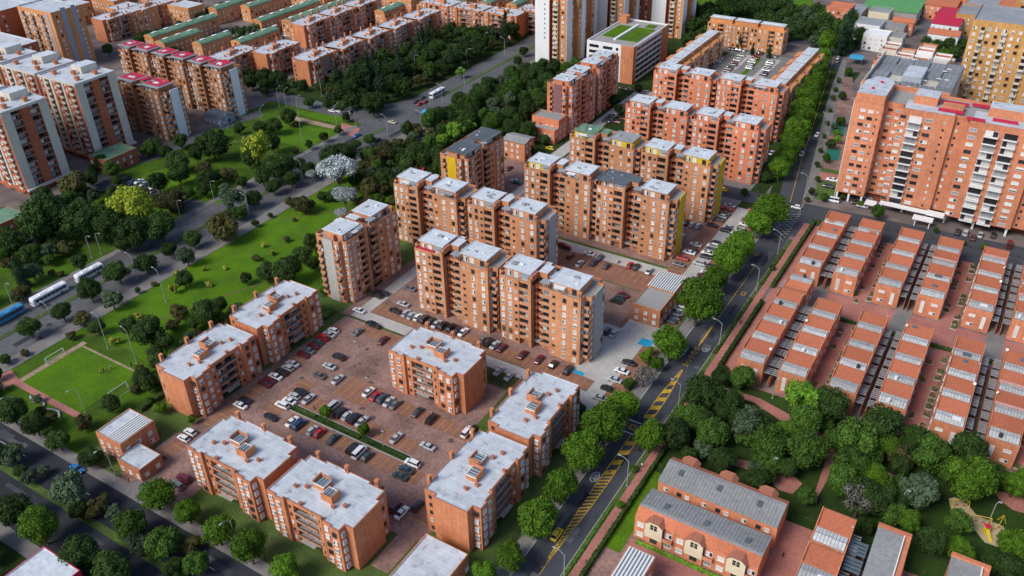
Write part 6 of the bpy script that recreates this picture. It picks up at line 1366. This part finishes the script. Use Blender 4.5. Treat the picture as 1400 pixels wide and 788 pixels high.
# goals, players, playground, tent, motorbikes
def goal(px, py, label, rz):
    p = at(px, py, 0); m = MB()
    for y in (-3, 3): m.tube((0, y, 0), (0, y, 2.3), .09); m.tube((0, y, 2.3), (1.3, y, 0), .05)
    m.tube((0, -3, 2.3), (0, 3, 2.3), .09); m.tube((1.3, -3, .03), (1.3, 3, .03), .05); thing('football_goal', label, 'goal', (p.x, p.y, 0), rz, me=m.mesh('football_goal', ['frame']))
goal(77, 491, 'white football goal frame at the left end of the pitch', math.pi); goal(163, 538, 'white football goal frame at the right end of the pitch', 0)
SK = mat('skin', (.42, .24, .16), .6, 0); HR = mat('dark_hair', (.02, .015, .012), .7, 0)
def person_mesh(shirt, trousers, step):
    m = MB(); st = step
    for s, d in ((-1, st), (1, -st)):
        m.tube((d * .35, s * .10, .04), (d * .12, s * .10, .45), .055, .07, 7, 1); m.tube((d * .12, s * .10, .45), (0, s * .09, .86), .075, .10, 7, 1); m.box(d * .35 - .08, d * .35 + .18, s * .10 - .05, s * .10 + .05, 0, .08, 3)
        m.tube((0, s * .20, 1.38), (-d * .12, s * .24, 1.10), .05, .045, 6, 0); m.tube((-d * .12, s * .24, 1.10), (-d * .05 + .08, s * .25, .84), .042, .035, 6, 2)
    R = []
    for z, rx, ry in ((.80, .12, .17), (.95, .11, .155), (1.15, .11, .16), (1.34, .12, .20), (1.43, .09, .17), (1.47, .05, .07)): R.append([(rx * math.cos(t), ry * math.sin(t), z) for t in [2 * math.pi * i / 10 for i in range(10)]])
    loft(m, R, 0); m.tube((0, 0, 1.44), (0.01, 0, 1.54), .055, .05, 7, 2)
    R = []
    for z, r_ in ((1.50, .05), (1.54, .082), (1.61, .098), (1.68, .095), (1.73, .07), (1.755, .02)): R.append([(.015 + r_ * math.cos(t), r_ * .85 * math.sin(t), z) for t in [2 * math.pi * i / 9 for i in range(9)]])
    loft(m, R[:4], 2); loft(m, R[3:], 3); m.box(.105, .13, -.015, .015, 1.59, 1.63, 2)
    return m.mesh('person', [shirt, trousers, SK, HR])
cl = {k: mat(k + '_cloth', c, .85, 0) for k, c in dict(white=(.6, .6, .6), dark=(.03, .03, .035), yellow=(.6, .42, .04), blue=(.04, .09, .25), red=(.35, .03, .03), grey=(.2, .2, .2)).items()}
PPL = [(138, 511, 'yellow', 'dark', 'standing on the football pitch in a yellow top'), (142, 509, 'red', 'dark', 'in a red top in the middle of the football pitch'), (147, 510, 'dark', 'grey', 'in dark clothes in the middle of the football pitch'), (153, 505, 'white', 'dark', 'in a white top on the pitch, apart from the others'), (180, 501, 'dark', 'dark', 'in dark clothes at the far touchline below the floodlight'),
       (801, 772, 'dark', 'dark', 'in black walking down the brick walk beside the street'), (1012, 444, 'dark', 'blue', 'in a dark top on the brick walk next to the long hedge'), (1070, 762, 'dark', 'dark', 'in dark clothes on the brick path below the grey-roofed terraces'), (160, 652, 'grey', 'dark', 'in grey at the compound entrance by the dark road'), (403, 262, 'red', 'dark', 'in a red top on the pavement of the avenue'), (55, 463, 'grey', 'dark', 'beside a motorbike on the avenue pavement'), (232, 730, 'dark', 'blue', 'in dark clothes under the trees of the bottom road'), (877, 640, 'white', 'dark', 'in a white top on the brick walk by the wood'), (1124, 203, 'dark', 'dark', 'in black walking on the pavement of the far street'), (1139, 140, 'red', 'dark', 'in a red top on the pavement of the far street'), (640, 478, 'blue', 'grey', 'in a blue top at the door of the free-standing block'), (430, 560, 'grey', 'dark', 'between parked cars in the brick court'), (300, 310, 'dark', 'blue', 'in a dark top walking beside the avenue'), (470, 182, 'yellow', 'dark', 'in a yellow top on the plaza by the junction'), (1165, 470, 'white', 'blue', 'in a white top on the winding brick walk'), (820, 470, 'red', 'dark', 'in a red top on the concrete lane'), (1130, 630, 'grey', 'dark', 'walking down the curved park path')]
for i, (px, py, a, b, tx) in enumerate(PPL):
    p = at(px, py, 0); thing('person', 'small far person ' + tx, 'person', (p.x, p.y, .15 if 'walk' in tx or 'pavement' in tx else .03), rg.uniform(0, 6.28), me=person_mesh(cl[a], cl[b], .6 if 'walk' in tx else .25))
def motorbike(px, py, rz, label):
    p = at(px, py, .4); r = thing('motorbike', label, 'motorbike', (p.x, p.y, .08), rz)
    wh = MB()
    for a in range(12):
        t0, t1 = a * math.pi / 6, (a + 1) * math.pi / 6; wh.tube((.3 * math.cos(t0), 0, .3 * math.sin(t0)), (.3 * math.cos(t1), 0, .3 * math.sin(t1)), .06, n=5, cap=False)
    wm = wh.mesh('wheel', ['blackm']); obj('wheel', wm, r, (-.65, 0, .33)); obj('wheel', wm, r, (.65, 0, .33))
    m = MB(); m.tube((-.6, 0, .35), (-.4, 0, .95), .05, n=6); m.box(-.25, .25, -.12, .12, .35, .7, 0); m.tube((-.4, -.33, 1.0), (-.4, .33, 1.0), .03, n=5); m.tube((.65, 0, .35), (.1, 0, .6), .06, n=6); obj('frame', m.mesh('frame', ['rail']), r)
    m = MB(); m.tube((-.35, 0, .82), (.05, 0, .82), .16, .12, 8, 0); obj('tank', m.mesh('tank', ['redroof']), r)
    m = MB(); m.box(.05, .75, -.13, .13, .74, .84, 0, bottom=True); obj('seat', m.mesh('seat', ['blackm']), r)
for a in ((350 + 675 / 3.94, 400 + 755 / 3.94, 1.2, 'motorbike standing in an empty bay right of the planted strip'), (846, 359, 1.4, 'motorbike parked between cars before the yellow-ended tower row'), (223, 627, .6, 'motorbike beside the low gatehouse'), (54, 464, 1.2, 'motorbike on the near lane of the avenue, nearer one'), (67, 445, 1.2, 'motorbike on the near lane of the avenue, farther one')): motorbike(*a)
def play_frame(px, py, rz, label, sz=1.0):
    p = at(px, py, 0); m = MB()
    for x in (-1.8 * sz, 1.8 * sz):
        m.tube((x, -.9, 0), (x, 0, 2.2), .08, mi=0); m.tube((x, .9, 0), (x, 0, 2.2), .08, mi=0)
    m.tube((-1.8 * sz, 0, 2.2), (1.8 * sz, 0, 2.2), .08, mi=0)
    for x in (-.8, .8):
        m.tube((x - .2, 0, 2.2), (x - .2, 0, .5), .03, n=4, mi=1); m.tube((x + .2, 0, 2.2), (x + .2, 0, .5), .03, n=4, mi=1); m.box(x - .25, x + .25, -.12, .12, .45, .5, 2)
    thing('swing_frame', label, 'swing', (p.x, p.y, .06), rz, me=m.mesh('swing_frame', ['playyel', 'rail', 'redroof']))
MT['playyel'] = mat('yellow_play_paint', (.62, .45, .03), .5, .05)
play_frame(1312, 693, .4, 'yellow swing frame on the small upper part of the sand area'); play_frame(1338, 715, .2, 'yellow swing frame at the left of the larger sand area', 1.3); play_frame(1366, 720, 1.4, 'yellow swing frame at the right edge of the sand area')
p = at(1347, 728, 0); m = MB(); m.box(-.5, .5, -.5, .5, 0, 1.3, 0); m.face([(-.4, -.5, 1.3), (-.4, -3, .1), (.4, -3, .1), (.4, -.5, 1.3)], 0); m.face([(-.7, -.7, 2.2), (.7, -.7, 2.2), (0, 0, 3)], 1); m.face([(.7, -.7, 2.2), (.7, .7, 2.2), (0, 0, 3)], 1); m.face([(.7, .7, 2.2), (-.7, .7, 2.2), (0, 0, 3)], 1); m.face([(-.7, .7, 2.2), (-.7, -.7, 2.2), (0, 0, 3)], 1)
for x in (-.5, .5):
    for y_ in (-.5, .5): m.tube((x, y_, 1.3), (x, y_, 2.2), .05, mi=0)
thing('play_slide', 'yellow slide tower in the middle of the sand area', 'slide', (p.x, p.y, .06), .5, me=m.mesh('play_slide', ['playyel', 'redroof']))
p = at(582, 158, 0); m = MB()
for a, b in (((-1.8, -1.8), (1.8, -1.8)), ((1.8, -1.8), (1.8, 1.8)), ((1.8, 1.8), (-1.8, 1.8)), ((-1.8, 1.8), (-1.8, -1.8))): m.face([(*a, 2.1), (*b, 2.1), (0, 0, 3.3)], 0); m.face([(*a, 1.5), (*b, 1.5), (*b, 2.1), (*a, 2.1)], 0)
for x in (-1.7, 1.7):
    for y_ in (-1.7, 1.7): m.tube((x, y_, 0), (x, y_, 2.2), .05, mi=1)
thing('blue_tent', 'small blue tent at the corner of the upper junction', 'tent', (p.x, p.y, .05), .2, me=m.mesh('blue_tent', ['tentblue', 'rail'])) if MT.setdefault('tentblue', mat('blue_canvas', (.05, .28, .48), .7, .05)) else None
p = at(578, 298, 0) # covered pink umbrella roofs near the second row
for (px, py, w_, d_, h_, mt, lb, nm) in ((1172, 78, 7, 9, 3.5, 'tentblue', 'bright blue awning over a stall beside the far street', 'awning'), (573, 230, 6, 4, 3, 'redroof', 'crimson canopy showing behind the second tower row', 'canopy'), (700, 60, 0, 0, 0, None, '', '')):
    if not mt: continue
    p = at(px, py, h_); m = MB(); m.face([(-w_ / 2, -d_ / 2, h_), (w_ / 2, -d_ / 2, h_), (w_ / 2, 0, h_ + .8), (-w_ / 2, 0, h_ + .8)], 0); m.face([(w_ / 2, d_ / 2, h_), (-w_ / 2, d_ / 2, h_), (-w_ / 2, 0, h_ + .8), (w_ / 2, 0, h_ + .8)], 0)
    for x in (-w_ / 2 + .1, w_ / 2 - .1):
        for y_ in (-d_ / 2 + .1, d_ / 2 - .1): m.tube((x, y_, 0), (x, y_, h_), .06, mi=1)
    thing(nm, lb, nm, (p.x, p.y, 0), me=m.mesh(nm, [mt, 'metal']))
def fence(pts, label, h=1.8, brick=False, name='railing_fence'):
    m = MB(); pc = []
    r = thing(name, label, 'fence', (0, 0, 0)); 
    for (a, b) in zip(pts, pts[1:]):
        a = Vector((*a, 0)); b = Vector((*b, 0)); L = (b - a).length; n = max(1, int(L / 3)); d = (b - a).normalized()
        for z in (.35, h - .1): m.tube(a + Zv * z, b + Zv * z, .03, n=4)
        for i in range(int(L / .35)): q = a + d * i * .35; m.tube(q + Zv * .3, q + Zv * h, .016, n=3, cap=False)
        for i in range(n + 1):
            q = a + d * i * L / n; pc.append(q)
    o = obj('railing', m.mesh('railing', ['rail']), r); o['kind'] = 'stuff'
    pm = MB().box(-.09, .09, -.09, .09, 0, h + .1, 0).mesh('post', ['rail'])
    for q in pc[:300]: obj('post', pm, r, q)
fence([(-187.4, 80.6), (-187.4, 168), (-182, 170)], 'dark railing fence between the left brick blocks and the lawn')
fence([(-159, 80.5), (-92, 80.5), (-74, 84), (-73, 160), (-72.8, 203)], 'dark railing fence round the near corner of the brick compound')
fence([(-136, 165.8), (-103, 160.6), (-102, 166)], 'dark railing between the parking court and the concrete lane')
fence([(-187.4, 80.6), (-167.5, 80.6)], 'dark railing in front of the clubhouse and its yard')
fence([(-50, 312), (-36, 309), (20, 312)], 'low dark railing before the orange tower forecourt', 1.4)
fence([(-322, 262), (-322, 300)], 'railing beside the white-panelled crimson-roofed tower')

pts = [at(*q) for q in ((42, 543), (45, 551), (56, 549), (61, 553), (60, 560), (72, 561), (81, 564), (82, 572))]
m = MB()
for a, b in zip(pts, pts[1:]): m.tube(a + Zv * .3, b + Zv * .3, .32, n=6)
thing('serpentine_bench', 'low pale serpentine bench winding over the grass below the football pitch', 'bench', me=m.mesh('serpentine_bench', ['pole']))
